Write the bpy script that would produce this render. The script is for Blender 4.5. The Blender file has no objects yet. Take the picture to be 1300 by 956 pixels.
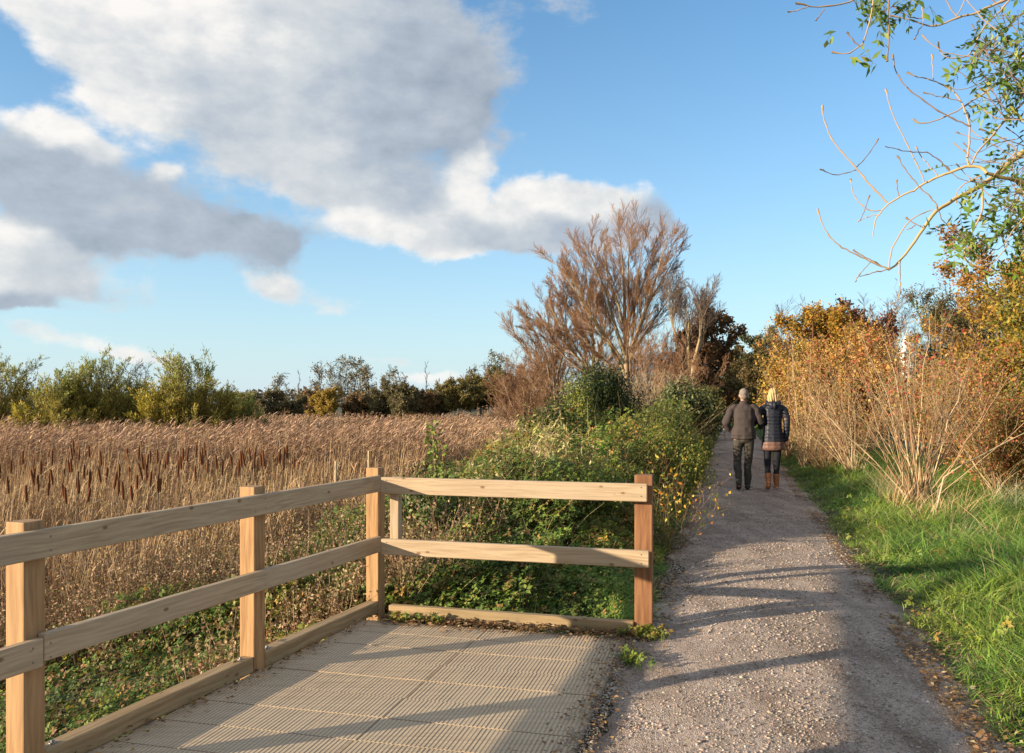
import bpy, bmesh, math, random
import numpy as np
from mathutils import Vector, Matrix, Quaternion
PI = math.pi
scene = bpy.context.scene
col = scene.collection
rs = np.random.RandomState
F = 1050.0; CZ = 1.6; HY = 512.0; SL = 0.265     # measured: focal length, eye height, horizon, path heading

def W(px, py, Y):                                 # a measured point of the place at distance Y
    return np.array([(px-650)/F*Y, Y, CZ-(py-HY)/F*Y])
def GX(px, Y): return (px-650)/F*Y
def GZ(py, Y): return CZ-(py-HY)/F*Y

# ------------------------------------------------------------------ tagging
def tag(o, label=None, cat=None, group=None, kind=None):
    if label: o['label'] = label
    if cat: o['category'] = cat
    if group: o['group'] = group
    if kind: o['kind'] = kind
    return o
def empty(name, loc, label, cat, group=None, rz=0):
    o = bpy.data.objects.new(name, None); col.objects.link(o)
    o.location = tuple(float(v) for v in loc); o.rotation_euler = (0, 0, rz); o.empty_display_size = .1
    return tag(o, label, cat, group)

# ------------------------------------------------------------------ noise
def _h(ix, iy, s):
    n = (ix*374761393 + iy*668265263 + s*1442695041) & 0x7fffffff
    n = (n ^ (n >> 13))*1274126177 & 0x7fffffff
    return ((n ^ (n >> 16)) & 0xffff)/65535.0
def vn(x, y, s=0):
    x = np.asarray(x, float); y = np.asarray(y, float)
    ix = np.floor(x).astype(np.int64); iy = np.floor(y).astype(np.int64)
    fx = x-ix; fy = y-iy; fx = fx*fx*(3-2*fx); fy = fy*fy*(3-2*fy)
    a = _h(ix, iy, s); b = _h(ix+1, iy, s); c = _h(ix, iy+1, s); d = _h(ix+1, iy+1, s)
    return (a*(1-fx)+b*fx)*(1-fy)+(c*(1-fx)+d*fx)*fy
def fbm(x, y, s=0):
    return .55*vn(x, y, s)+.3*vn(x*2.1, y*2.1, s+1)+.15*vn(x*4.3, y*4.3, s+2)
def sm(a, b, x):
    t = np.clip((np.asarray(x, float)-a)/(b-a), 0, 1); return t*t*(3-2*t)
def nrm(v): return v/np.maximum(np.linalg.norm(v, axis=-1, keepdims=True), 1e-9)

# ------------------------------------------------------------------ terrain
PATH_HW = .97
def path_c(Y):
    Y = np.asarray(Y, float)
    b = np.maximum(Y-46, 0)
    return .36+SL*Y-.0115*np.minimum(b, 40)**2-np.maximum(b-40, 0)*.9
def ground(x, y):
    x = np.asarray(x, float); y = np.asarray(y, float)
    s = x-(path_c(y)-.36)
    left = -1.0*sm(-2.2, -8.5, s)**.8
    under = -.22*sm(-.78, -1.15, s)*(1-sm(6.0, 7.0, y))
    right = .16*sm(1.3, 2.4, s)+.5*sm(4, 12, s)
    z = left+under+right
    pm = 1-sm(.9, 1.5, np.abs(s-.36))
    bump = (fbm(x*1.3, y*1.3, 5)-.5)*.1*(1-pm)*sm(40, 10, y)
    return z+bump-.012-.02*pm

# ------------------------------------------------------------------ meshes from arrays
def mesh_arr(name, V, polys, mat, parent=None, colr=None, smooth=False):
    """polys: list of int arrays (n,3) or (n,4)"""
    me = bpy.data.meshes.new(name)
    V = np.asarray(V, np.float32)
    me.vertices.add(len(V)); me.vertices.foreach_set('co', V.ravel())
    lv = np.concatenate([p.ravel() for p in polys]).astype(np.int32)
    sizes = np.concatenate([np.full(len(p), p.shape[1]) for p in polys])
    me.loops.add(len(lv)); me.loops.foreach_set('vertex_index', lv)
    me.polygons.add(len(sizes))
    st = np.concatenate([[0], np.cumsum(sizes)[:-1]]).astype(np.int32)
    me.polygons.foreach_set('loop_start', st)
    if smooth: me.polygons.foreach_set('use_smooth', np.ones(len(sizes), bool))
    me.update(calc_edges=True)
    if colr is not None:
        a = me.color_attributes.new('tint', 'FLOAT_COLOR', 'POINT')
        c = np.ones((len(V), 4), np.float32); c[:, :3] = colr
        a.data.foreach_set('color', c.ravel())
    me.materials.append(mat)
    o = bpy.data.objects.new(name, me); col.objects.link(o)
    if parent: o.parent = parent
    return o

class Geo:
    def __init__(s): s.V = []; s.Q = []; s.T = []; s.C = []; s.n = 0
    def add(s, V, C, Q=None, T=None):
        V = V.reshape(-1, 3)
        if Q is not None: s.Q.append(Q+s.n)
        if T is not None: s.T.append(T+s.n)
        s.V.append(V); s.C.append(np.broadcast_to(C, V.shape) if np.ndim(C) == 1 else C.reshape(-1, 3)); s.n += len(V)
    def build(s, name, mat, parent=None, origin=None, smooth=False):
        V = np.concatenate(s.V); C = np.concatenate(s.C)
        if origin is not None: V = V-np.asarray(origin)
        ps = []
        if s.Q: ps.append(np.concatenate(s.Q))
        if s.T: ps.append(np.concatenate(s.T))
        return mesh_arr(name, V, ps, mat, parent, C, smooth)
    # folded leaf of two triangles
    def leaves(s, c, d, n, L, Wd, C):
        N = len(c); L = np.broadcast_to(L, (N,))[:, None]; Wd = np.broadcast_to(Wd, (N,))[:, None]
        d = nrm(d); side = nrm(np.cross(d, n)); up = np.cross(side, d)
        V = np.stack([c, c+d*L*.42+side*Wd*.5+up*Wd*.14, c+d*L, c+d*L*.42-side*Wd*.5+up*Wd*.14], 1)
        i = np.arange(N)[:, None]*4
        T = np.concatenate([i+np.array([[0, 1, 2]]), i+np.array([[0, 2, 3]])])
        s.add(V, np.repeat(C[:, None], 4, 1) if np.ndim(C) == 2 else C, T=T)
    # grass blades / ribbons
    def blades(s, b, d, bend, L, Wd, seg, C0, C1, r, tipw=.08):
        N = len(b); L = np.broadcast_to(L, (N,))[:, None, None]; Wd = np.broadcast_to(Wd, (N,))[:, None, None]
        t = np.linspace(0, 1, seg+1)[None, :, None]
        P = b[:, None]+d[:, None]*L*t+bend[:, None]*L*t**2
        a = r.uniform(0, 2*PI, N); sd = np.stack([np.cos(a), np.sin(a), np.zeros(N)], -1)[:, None]
        w = Wd*(tipw+(1-tipw)*(1-t**2))*.5
        V = np.stack([P+sd*w, P-sd*w], 2)
        k = (seg+1)*2
        i = np.arange(N)[:, None, None]*k+np.arange(seg)[None, :, None]*2
        Q = (i+np.array([0, 1, 3, 2])).reshape(-1, 4)
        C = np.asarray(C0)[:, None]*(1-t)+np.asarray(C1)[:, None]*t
        s.add(V, np.repeat(C[:, :, None], 2, 2), Q=Q)
    # tapered tubes along paths P (N,K,3) with radii (N,K)
    def tubes(s, P, R, sides, C):
        N, K, _ = P.shape
        T = np.empty_like(P); T[:, 1:-1] = P[:, 2:]-P[:, :-2]; T[:, 0] = P[:, 1]-P[:, 0]; T[:, -1] = P[:, -1]-P[:, -2]
        T = nrm(T)
        ref = np.where(np.abs(T[:, :1, 2:3]) > .8, np.array([1., 0, 0]), np.array([0, 0, 1.]))
        ref = np.broadcast_to(ref, T.shape)
        u = nrm(np.cross(T, ref)); v = np.cross(T, u)
        a = np.arange(sides)*2*PI/sides
        V = P[:, :, None]+R[:, :, None, None]*(u[:, :, None]*np.cos(a)[:, None]+v[:, :, None]*np.sin(a)[:, None])
        i = np.arange(N)[:, None, None]*K*sides+np.arange(K-1)[None, :, None]*sides
        j = np.arange(sides)[None, None, :]; j2 = (j+1) % sides
        Q = np.stack([i+j, i+j2, i+sides+j2, i+sides+j], -1).reshape(-1, 4)
        if np.ndim(C) == 2: C = np.broadcast_to(C[:, None, None], V.shape)
        elif np.ndim(C) == 3: C = np.broadcast_to(C[:, :, None], V.shape)
        s.add(V, C, Q=Q)

def pal(r, N, cols, ps=None, jit=.15, pure=True):
    """N colours drawn from a palette with brightness jitter"""
    cols = np.array(cols, float); k = r.choice(len(cols), N, p=(np.array(ps)/sum(ps) if ps else None))
    c = cols[k]*(1+r.uniform(-jit, jit, (N, 1)))
    return np.clip(c*(1+r.uniform(-.07, .07, (N, 3))), 0, 1)
def rdir(r, N, zmin=-1, zmax=1):
    z = r.uniform(zmin, zmax, N); a = r.uniform(0, 2*PI, N); q = np.sqrt(np.maximum(0, 1-z*z))
    return np.stack([q*np.cos(a), q*np.sin(a), z], -1)

# ------------------------------------------------------------------ materials
def newmat(name):
    m = bpy.data.materials.new(name); m.use_nodes = True
    nt = m.node_tree; b = nt.nodes['Principled BSDF']; return m, nt, b
def N_(nt, t, **kw):
    n = nt.nodes.new(t)
    for k, v in kw.items():
        if k.startswith('i_'): n.inputs[k[2:].replace('_', ' ')].default_value = v
        else: setattr(n, k, v)
    return n
def mat_foliage(name, trans=.3, rough=.55, spec=.3):
    m, nt, b = newmat(name)
    a = N_(nt, 'ShaderNodeAttribute', attribute_name='tint')
    nt.links.new(a.outputs['Color'], b.inputs['Base Color'])
    b.inputs['Roughness'].default_value = rough; b.inputs['Specular IOR Level'].default_value = spec
    if trans > 0:
        t = N_(nt, 'ShaderNodeBsdfTranslucent'); x = N_(nt, 'ShaderNodeMixShader'); x.inputs[0].default_value = trans
        nt.links.new(a.outputs['Color'], t.inputs['Color'])
        nt.links.new(b.outputs[0], x.inputs[1]); nt.links.new(t.outputs[0], x.inputs[2])
        nt.links.new(x.outputs[0], nt.nodes['Material Output'].inputs['Surface'])
    return m
def mat_noise(name, c1, c2, scale=8, rough=.8, bump=.2, detail=6, stretch=(1, 1, 1), spec=.3):
    m, nt, b = newmat(name)
    tc = N_(nt, 'ShaderNodeTexCoord'); mp = N_(nt, 'ShaderNodeMapping'); mp.inputs['Scale'].default_value = stretch
    nt.links.new(tc.outputs['Object'], mp.inputs[0])
    n = N_(nt, 'ShaderNodeTexNoise', i_Scale=scale, i_Detail=detail, i_Roughness=.6); nt.links.new(mp.outputs[0], n.inputs['Vector'])
    r = N_(nt, 'ShaderNodeValToRGB'); r.color_ramp.elements[0].position = .35; r.color_ramp.elements[1].position = .65
    r.color_ramp.elements[0].color = (*c1, 1); r.color_ramp.elements[1].color = (*c2, 1)
    nt.links.new(n.outputs['Fac'], r.inputs[0]); nt.links.new(r.outputs[0], b.inputs['Base Color'])
    bp = N_(nt, 'ShaderNodeBump', i_Strength=bump, i_Distance=.02); nt.links.new(n.outputs['Fac'], bp.inputs['Height'])
    nt.links.new(bp.outputs[0], b.inputs['Normal']); b.inputs['Roughness'].default_value = rough
    b.inputs['Specular IOR Level'].default_value = spec
    return m
def mat_wood(name, c1, c2, c3, knot=(.16, .085, .04), grain=22, seed=0., knots=True):
    m, nt, b = newmat(name); L = nt.links.new
    tc = N_(nt, 'ShaderNodeTexCoord'); oi = N_(nt, 'ShaderNodeObjectInfo')
    off = N_(nt, 'ShaderNodeVectorMath', operation='SCALE'); cmb = N_(nt, 'ShaderNodeCombineXYZ')
    for i in range(3): L(oi.outputs['Random'], cmb.inputs[i])
    L(cmb.outputs[0], off.inputs[0]); off.inputs['Scale'].default_value = 37.0
    add = N_(nt, 'ShaderNodeVectorMath', operation='ADD'); L(tc.outputs['Object'], add.inputs[0]); L(off.outputs[0], add.inputs[1])
    # warp the grain a little round the knots
    w = N_(nt, 'ShaderNodeTexNoise', i_Scale=1.6, i_Detail=2.); mpw = N_(nt, 'ShaderNodeMapping'); mpw.inputs['Scale'].default_value = (.9, 3, 3)
    L(add.outputs[0], mpw.inputs[0]); L(mpw.outputs[0], w.inputs['Vector'])
    ws = N_(nt, 'ShaderNodeVectorMath', operation='SCALE'); L(w.outputs['Color'], ws.inputs[0]); ws.inputs['Scale'].default_value = .07
    ad2 = N_(nt, 'ShaderNodeVectorMath', operation='ADD'); L(add.outputs[0], ad2.inputs[0]); L(ws.outputs[0], ad2.inputs[1])
    mp = N_(nt, 'ShaderNodeMapping'); mp.inputs['Scale'].default_value = (1.1, grain, grain); L(ad2.outputs[0], mp.inputs[0])
    n = N_(nt, 'ShaderNodeTexNoise', i_Scale=2.2, i_Detail=5., i_Roughness=.62); L(mp.outputs[0], n.inputs['Vector'])
    n2 = N_(nt, 'ShaderNodeTexNoise', i_Scale=1.3, i_Detail=3.); L(add.outputs[0], n2.inputs['Vector'])
    r = N_(nt, 'ShaderNodeValToRGB'); e = r.color_ramp.elements; e[0].position = .36; e[0].color = (*c2, 1); e[1].position = .62; e[1].color = (*c1, 1)
    L(n.outputs['Fac'], r.inputs[0])
    mx = N_(nt, 'ShaderNodeMixRGB', blend_type='MIX'); r2 = N_(nt, 'ShaderNodeMapRange', i_From_Min=.42, i_From_Max=.68); L(n2.outputs['Fac'], r2.inputs[0])
    r2.inputs['To Max'].default_value = .6
    L(r2.outputs[0], mx.inputs[0]); L(r.outputs[0], mx.inputs[1]); mx.inputs[2].default_value = (*c3, 1)
    last = mx.outputs[0]
    if knots:
        mk = N_(nt, 'ShaderNodeMapping'); mk.inputs['Scale'].default_value = (5.5, 10, 10); L(add.outputs[0], mk.inputs[0])
        v = N_(nt, 'ShaderNodeTexVoronoi', i_Scale=1.); L(mk.outputs[0], v.inputs['Vector'])
        kr = N_(nt, 'ShaderNodeMapRange', i_From_Min=.07, i_From_Max=.13); kr.inputs['To Min'].default_value = .85; kr.inputs['To Max'].default_value = 0
        L(v.outputs['Distance'], kr.inputs[0])
        mx2 = N_(nt, 'ShaderNodeMixRGB'); L(kr.outputs[0], mx2.inputs[0]); L(last, mx2.inputs[1]); mx2.inputs[2].default_value = (*knot, 1)
        last = mx2.outputs[0]
    L(last, b.inputs['Base Color'])
    bp = N_(nt, 'ShaderNodeBump', i_Strength=.35, i_Distance=.004); L(n.outputs['Fac'], bp.inputs['Height']); L(bp.outputs[0], b.inputs['Normal'])
    b.inputs['Roughness'].default_value = .7; b.inputs['Specular IOR Level'].default_value = .25
    return m
M_leaf = mat_foliage('leaf', .32)
M_glossleaf = mat_foliage('glossy_leaf', .12, .5, .3)
M_grass = mat_foliage('grass_blade', .3, .5)
M_dry = mat_foliage('dry_stem', .15, .7, .2)
M_bark = mat_foliage('bark', 0, .85, .15)
M_matte = mat_foliage('matte', 0, .8, .2)
M_rail = mat_wood('rail_wood', (.47, .35, .225), (.31, .215, .13), (.41, .33, .235), grain=34)
M_post = mat_wood('post_wood', (.43, .25, .115), (.24, .13, .055), (.38, .24, .125), grain=20, knots=False)
M_postd = mat_wood('post_wood_red', (.29, .14, .065), (.16, .07, .032), (.25, .135, .07), grain=13, knots=False)
M_kick = mat_wood('kick_wood', (.40, .275, .15), (.25, .165, .08), (.27, .21, .12), grain=22)
M_deck = mat_wood('deck_wood', (.40, .305, .205), (.27, .2, .135), (.41, .32, .23), grain=20, knots=False)
M_deckr = mat_wood('deck_ridge', (.56, .43, .29), (.42, .32, .215), (.5, .4, .29), grain=18, knots=False)
M_steel = mat_noise('steel', (.3, .29, .28), (.2, .19, .18), rough=.45); M_steel.node_tree.nodes['Principled BSDF'].inputs['Metallic'].default_value = .8

# ------------------------------------------------------------------ camera, sky, sun
cam = bpy.data.cameras.new('camera'); co = bpy.data.objects.new('camera', cam); col.objects.link(co)
co.location = (0, 0, CZ); co.rotation_euler = (PI/2, 0, 0); cam.sensor_width = 36; cam.lens = 36*F/1300
cam.shift_y = (HY-478)/1300; cam.clip_end = 5000; cam.clip_start = .05; scene.camera = co
SUN = np.array([-.93, -.368]); SUN /= np.linalg.norm(SUN); EL = math.radians(11.8)
sv = Vector((SUN[0]*math.cos(EL), SUN[1]*math.cos(EL), math.sin(EL)))
sl = bpy.data.lights.new('sun', 'SUN'); sl.energy = 5.0; sl.angle = math.radians(.6); sl.color = (1, .83, .6)
so = bpy.data.objects.new('sun', sl); col.objects.link(so); so.rotation_euler = sv.to_track_quat('Z', 'Y').to_euler(); so.location = (0, 0, 30)

world = bpy.data.worlds.new('World'); scene.world = world; world.use_nodes = True
nt = world.node_tree; L = nt.links.new
bg = nt.nodes['Background']
sky = N_(nt, 'ShaderNodeTexSky', sky_type='NISHITA', sun_disc=False)
sky.sun_elevation = EL; sky.sun_rotation = math.atan2(SUN[0], SUN[1]) % (2*PI)
sky.air_density = 1.0; sky.dust_density = .3; sky.ozone_density = 1.6; sky.altitude = 0
SKYS = .13
tc = N_(nt, 'ShaderNodeTexCoord')
def M2(op, a, b=None, c=None, clamp=False):
    n = N_(nt, 'ShaderNodeMath', operation=op, use_clamp=clamp)
    for i, v in enumerate((a, b, c)):
        if v is None: continue
        if isinstance(v, (int, float)): n.inputs[i].default_value = v
        else: L(v, n.inputs[i])
    return n.outputs[0]
sp = N_(nt, 'ShaderNodeSeparateXYZ'); L(tc.outputs['Generated'], sp.inputs[0])
x, y, z = sp.outputs
az = M2('ARCTAN2', x, y)
hyp = M2('SQRT', M2('ADD', M2('MULTIPLY', x, x), M2('MULTIPLY', y, y)))
ev = M2('DIVIDE', z, M2('MAXIMUM', hyp, .02))
pc = N_(nt, 'ShaderNodeCombineXYZ'); L(az, pc.inputs[0]); L(ev, pc.inputs[1])
def noise(vec, scale, detail, rough=.55, st=(1, 1, 1)):
    mp = N_(nt, 'ShaderNodeMapping'); mp.inputs['Scale'].default_value = st; L(vec, mp.inputs[0])
    n = N_(nt, 'ShaderNodeTexNoise', i_Scale=scale, i_Detail=detail, i_Roughness=rough); L(mp.outputs[0], n.inputs['Vector']); return n
def vadd(a, b, sc=None):
    n = N_(nt, 'ShaderNodeVectorMath', operation='ADD'); L(a, n.inputs[0])
    if isinstance(b, tuple): n.inputs[1].default_value = b
    else: L(b, n.inputs[1])
    return n.outputs[0]
wn = noise(pc.outputs[0], 7.0, 6.0)
wv = N_(nt, 'ShaderNodeVectorMath', operation='MULTIPLY_ADD'); L(wn.outputs['Color'], wv.inputs[0]); wv.inputs[1].default_value = (.13, .10, 0); wv.inputs[2].default_value = (-.065, -.05, 0)
pw = vadd(pc.outputs[0], wv.outputs[0])
# cloud masses: px, py, rx, ry (as seen from the viewing platform), weight, brightness
CL = [(215, 22, 165, 58, 1.1, .9), (95, 12, 90, 46, 1.0, .88), (130, 95, 60, 42, .75, .92), (185, 120, 75, 44, .75, .88), (400, 50, 140, 80, 1.1, .72),
      (510, 105, 105, 80, 1.2, .34), (590, 160, 55, 40, .7, .36), (330, 115, 105, 54, .9, .5), (320, 190, 90, 34, .6, .75), (425, 215, 100, 46, .8, .62),
      (560, 30, 110, 60, .7, .42), (680, 10, 60, 25, .35, .5),
      (60, 158, 50, 20, .9, .95), (120, 182, 40, 18, .6, .85), (50, 225, 115, 44, 1.2, .36), (145, 260, 105, 38, 1.2, .34), (245, 303, 100, 30, 1.2, .36), (345, 312, 50, 24, 1.0, .34),
      (225, 225, 22, 16, .8, 1.0), (-10, 320, 80, 36, 1.1, .9), (60, 335, 90, 34, 1.1, .78), (110, 365, 60, 18, .6, .5), (15, 380, 60, 16, 1.0, .38), (75, 390, 40, 10, .5, .45), (50, 300, 40, 20, .8, .95),
      (592, 236, 32, 27, 1.2, .93), (640, 264, 50, 24, 1.0, .82), (702, 244, 40, 23, 1.15, .93), (752, 252, 40, 22, 1.1, .9), (640, 298, 95, 22, 1.0, .5),
      (470, 295, 60, 26, .9, .95), (545, 300, 60, 26, .9, .9), (580, 325, 34, 16, .8, .98), (400, 245, 60, 26, .7, .8), (505, 245, 50, 30, .8, .5), (720, 300, 90, 24, .9, .5), (805, 280, 45, 24, .8, .46), (850, 300, 26, 14, .45, .45),
      (350, 368, 36, 16, .75, .8), (440, 385, 50, 16, .7, .75), (500, 452, 44, 8, .6, .7), (570, 370, 24, 8, .5, .7), (550, 478, 60, 9, .75, .98), (90, 432, 130, 16, .62, .85), (230, 440, 80, 12, .58, .85), (930, 440, 40, 8, .3, .95), (700, 430, 60, 12, .3, .9)]
dens = None; bsum = None
for (cx, cy, rx, ry, wt, br) in CL:
    u = (cx-650)/F; v = -(cy-HY)/F; a0 = math.atan(u); e0 = v/math.sqrt(1+u*u)
    rxa = rx/F/(1+u*u); rya = ry/F/math.sqrt(1+u*u)
    s1 = N_(nt, 'ShaderNodeVectorMath', operation='SUBTRACT'); L(pw, s1.inputs[0]); s1.inputs[1].default_value = (a0, e0, 0)
    s2 = N_(nt, 'ShaderNodeVectorMath', operation='MULTIPLY'); L(s1.outputs[0], s2.inputs[0]); s2.inputs[1].default_value = (1/rxa, 1/rya, 0)
    s3 = N_(nt, 'ShaderNodeVectorMath', operation='DOT_PRODUCT'); L(s2.outputs[0], s3.inputs[0]); L(s2.outputs[0], s3.inputs[1])
    g = M2('MULTIPLY', M2('EXPONENT', M2('MULTIPLY', s3.outputs['Value'], -.8)), wt)
    dens = g if dens is None else M2('ADD', dens, g)
    gg = M2('MULTIPLY', g, g); wsum = gg if dens is g else M2('ADD', wsum, gg)
    g2 = M2('MULTIPLY', gg, br)
    bsum = g2 if bsum is None else M2('ADD', bsum, g2)
# unseen cloud added overhead and behind the viewer to raise the ambient fill
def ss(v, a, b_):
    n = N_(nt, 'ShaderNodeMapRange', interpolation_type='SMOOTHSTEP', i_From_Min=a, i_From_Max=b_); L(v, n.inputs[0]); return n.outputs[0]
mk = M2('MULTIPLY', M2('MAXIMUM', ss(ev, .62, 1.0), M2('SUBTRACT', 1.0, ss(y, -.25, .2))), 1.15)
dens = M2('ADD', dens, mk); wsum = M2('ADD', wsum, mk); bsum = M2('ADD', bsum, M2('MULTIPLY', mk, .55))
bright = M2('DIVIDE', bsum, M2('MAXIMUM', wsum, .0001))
nA = noise(pc.outputs[0], 8.0, 10.0, .6, (1, 1.5, 1)).outputs['Fac']
pl = vadd(pc.outputs[0], (-.016, .018, 0))
nB = noise(pl, 8.0, 10.0, .6, (1, 1.5, 1)).outputs['Fac']
dens = M2('MULTIPLY', dens, .66)
fld = M2('ADD', dens, M2('MULTIPLY', M2('SUBTRACT', nA, .5), 1.6))
mr = N_(nt, 'ShaderNodeMapRange', interpolation_type='SMOOTHSTEP', i_From_Min=.27, i_From_Max=.66); L(fld, mr.inputs[0])
alpha = M2('MULTIPLY', mr.outputs[0], .96)
relief = M2('MULTIPLY', M2('SUBTRACT', nA, nB), .8)
big = noise(pc.outputs[0], 5.0, 5.0, .6, (1, 1.5, 1)).outputs['Fac']
bb = M2('ADD', M2('ADD', bright, relief), M2('MULTIPLY', M2('SUBTRACT', big, .5), .75), clamp=False)
thin = M2('MULTIPLY', M2('SUBTRACT', 1.0, mr.outputs[0]), .12)
bb = M2('ADD', bb, thin)
rp = N_(nt, 'ShaderNodeValToRGB'); L(bb, rp.inputs[0]); el = rp.color_ramp.elements
el[0].position = .15; el[0].color = (.31, .37, .45, 1); el[1].position = 1.0; el[1].color = (1.0, .965, .92, 1)
e = el.new(.45); e.color = (.47, .53, .61, 1); e = el.new(.75); e.color = (.69, .72, .74, 1)
cs = N_(nt, 'ShaderNodeVectorMath', operation='SCALE'); L(rp.outputs[0], cs.inputs[0]); cs.inputs['Scale'].default_value = 3.7
# keep clouds to the upper sky in front, fading at the horizon
hz = N_(nt, 'ShaderNodeMapRange', interpolation_type='SMOOTHSTEP', i_From_Min=-.01, i_From_Max=.05); L(ev, hz.inputs[0])
al = M2('MULTIPLY', alpha, hz.outputs[0])
hsv = N_(nt, 'ShaderNodeHueSaturation', i_Saturation=1.05, i_Value=1.0); tn = N_(nt, 'ShaderNodeMixRGB', blend_type='MULTIPLY'); tn.inputs[0].default_value = 1; L(sky.outputs[0], tn.inputs[1]); tn.inputs[2].default_value = (.56, .80, .95, 1); L(tn.outputs[0], hsv.inputs['Color'])
# pale milky air low in the sky
hzf = M2('MULTIPLY', M2('EXPONENT', M2('MULTIPLY', M2('MAXIMUM', ev, 0.0), -5.0)), .93)
tintn = N_(nt, 'ShaderNodeMixRGB'); L(hzf, tintn.inputs[0]); L(hsv.outputs[0], tintn.inputs[1]); tintn.inputs[2].default_value = (2.45, 2.95, 3.35, 1)
mixs = N_(nt, 'ShaderNodeMixRGB'); L(al, mixs.inputs[0]); L(tintn.outputs[0], mixs.inputs[1]); L(cs.outputs[0], mixs.inputs[2])
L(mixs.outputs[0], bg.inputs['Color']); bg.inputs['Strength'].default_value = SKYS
vs = scene.view_settings; vs.view_transform = 'Standard'; vs.look = 'None'; vs.gamma = 1; vs.exposure = 1.07; vs.use_curve_mapping = False
world.cycles.sampling_method = 'MANUAL'; world.cycles.sample_map_resolution = 256
cy = scene.cycles; cy.max_bounces = 5; cy.diffuse_bounces = 3; cy.transparent_max_bounces = 6; cy.use_denoising = True
try: cy.denoiser = 'OPENIMAGEDENOISE'
except Exception: pass
# ================================================================== ground, path
def grid_lines(a, b, near0, near1, dn, growth):
    l = list(np.arange(near0, near1+1e-6, dn)); s = dn
    while l[-1] < b: s *= growth; l.append(l[-1]+s)
    s = dn
    while l[0] > a: s *= growth; l.insert(0, l[0]-s)
    return np.array(l)
gx = grid_lines(-900, 900, -6, 8, .12, 1.09); gy = grid_lines(-80, 1600, 2.5, 16, .12, 1.07)
XX, YY = np.meshgrid(gx, gy); ZZ = ground(XX, YY)
nx, ny = len(gx), len(gy)
i = (np.arange(ny-1)[:, None]*nx+np.arange(nx-1)[None]).reshape(-1, 1)
m, nt, b = newmat('soil'); L = nt.links.new
tc2 = N_(nt, 'ShaderNodeTexCoord')
n1 = N_(nt, 'ShaderNodeTexNoise', i_Scale=.9, i_Detail=8., i_Roughness=.65); L(tc2.outputs['Object'], n1.inputs['Vector'])
n2 = N_(nt, 'ShaderNodeTexNoise', i_Scale=14., i_Detail=6., i_Roughness=.7); L(tc2.outputs['Object'], n2.inputs['Vector'])
r1 = N_(nt, 'ShaderNodeValToRGB'); e = r1.color_ramp.elements; e[0].color = (.035, .028, .016, 1); e[0].position = .35; e[1].color = (.075, .085, .03, 1); e[1].position = .62
L(n1.outputs[0], r1.inputs[0]); r2 = N_(nt, 'ShaderNodeValToRGB'); e = r2.color_ramp.elements; e[0].color = (.4, .4, .4, 1); e[0].position = .35; e[1].color = (1.5, 1.4, 1.2, 1); e[1].position = .7
L(n2.outputs[0], r2.inputs[0]); mm = N_(nt, 'ShaderNodeMixRGB', blend_type='MULTIPLY'); mm.inputs[0].default_value = 1; L(r1.outputs[0], mm.inputs[1]); L(r2.outputs[0], mm.inputs[2])
L(mm.outputs[0], b.inputs['Base Color']); b.inputs['Roughness'].default_value = .95
bp = N_(nt, 'ShaderNodeBump', i_Strength=.8, i_Distance=.04); L(n2.outputs[0], bp.inputs['Height']); L(bp.outputs[0], b.inputs['Normal'])
g = mesh_arr('ground', np.stack([XX, YY, ZZ], -1).reshape(-1, 3), [i+np.array([[0, 1, nx+1, nx]])], m, smooth=True); tag(g, kind='structure')

# gravel path
m, nt, b = newmat('gravel_path'); L = nt.links.new
tc2 = N_(nt, 'ShaderNodeTexCoord')
def rampn(src, stops):
    r = N_(nt, 'ShaderNodeValToRGB'); e = r.color_ramp.elements
    e[0].position, e[0].color = stops[0][0], (*stops[0][1], 1); e[1].position, e[1].color = stops[-1][0], (*stops[-1][1], 1)
    for p, c in stops[1:-1]: k = e.new(p); k.color = (*c, 1)
    L(src, r.inputs[0]); return r.outputs[0]
v1 = N_(nt, 'ShaderNodeTexVoronoi', i_Scale=150.); L(tc2.outputs['Object'], v1.inputs['Vector'])
v2 = N_(nt, 'ShaderNodeTexVoronoi', i_Scale=70.); L(tc2.outputs['Object'], v2.inputs['Vector'])
nn = N_(nt, 'ShaderNodeTexNoise', i_Scale=2.2, i_Detail=7., i_Roughness=.65); L(tc2.outputs['Object'], nn.inputs['Vector'])
sp2 = N_(nt, 'ShaderNodeSeparateXYZ'); L(v1.outputs['Color'], sp2.inputs[0]); sp3 = N_(nt, 'ShaderNodeSeparateXYZ'); L(v2.outputs['Color'], sp3.inputs[0])
c1 = rampn(sp2.outputs[0], [(0, (.30, .235, .2)), (.45, (.43, .345, .29)), (.8, (.5, .405, .345)), (1, (.6, .51, .44))])
c2 = rampn(nn.outputs[0], [(.3, (.62, .58, .54)), (.5, (1, 1, 1)), (.72, (1.12, 1.08, 1.05))])
mm = N_(nt, 'ShaderNodeMixRGB', blend_type='MULTIPLY'); mm.inputs[0].default_value = 1; L(c1, mm.inputs[1]); L(c2, mm.inputs[2])
c3 = rampn(sp3.outputs[1], [(0, (.6, .6, .6)), (.3, (1, 1, 1)), (1, (1.08, 1.04, 1))])
m3 = N_(nt, 'ShaderNodeMixRGB', blend_type='MULTIPLY'); m3.inputs[0].default_value = 1; L(mm.outputs[0], m3.inputs[1]); L(c3, m3.inputs[2])
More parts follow.
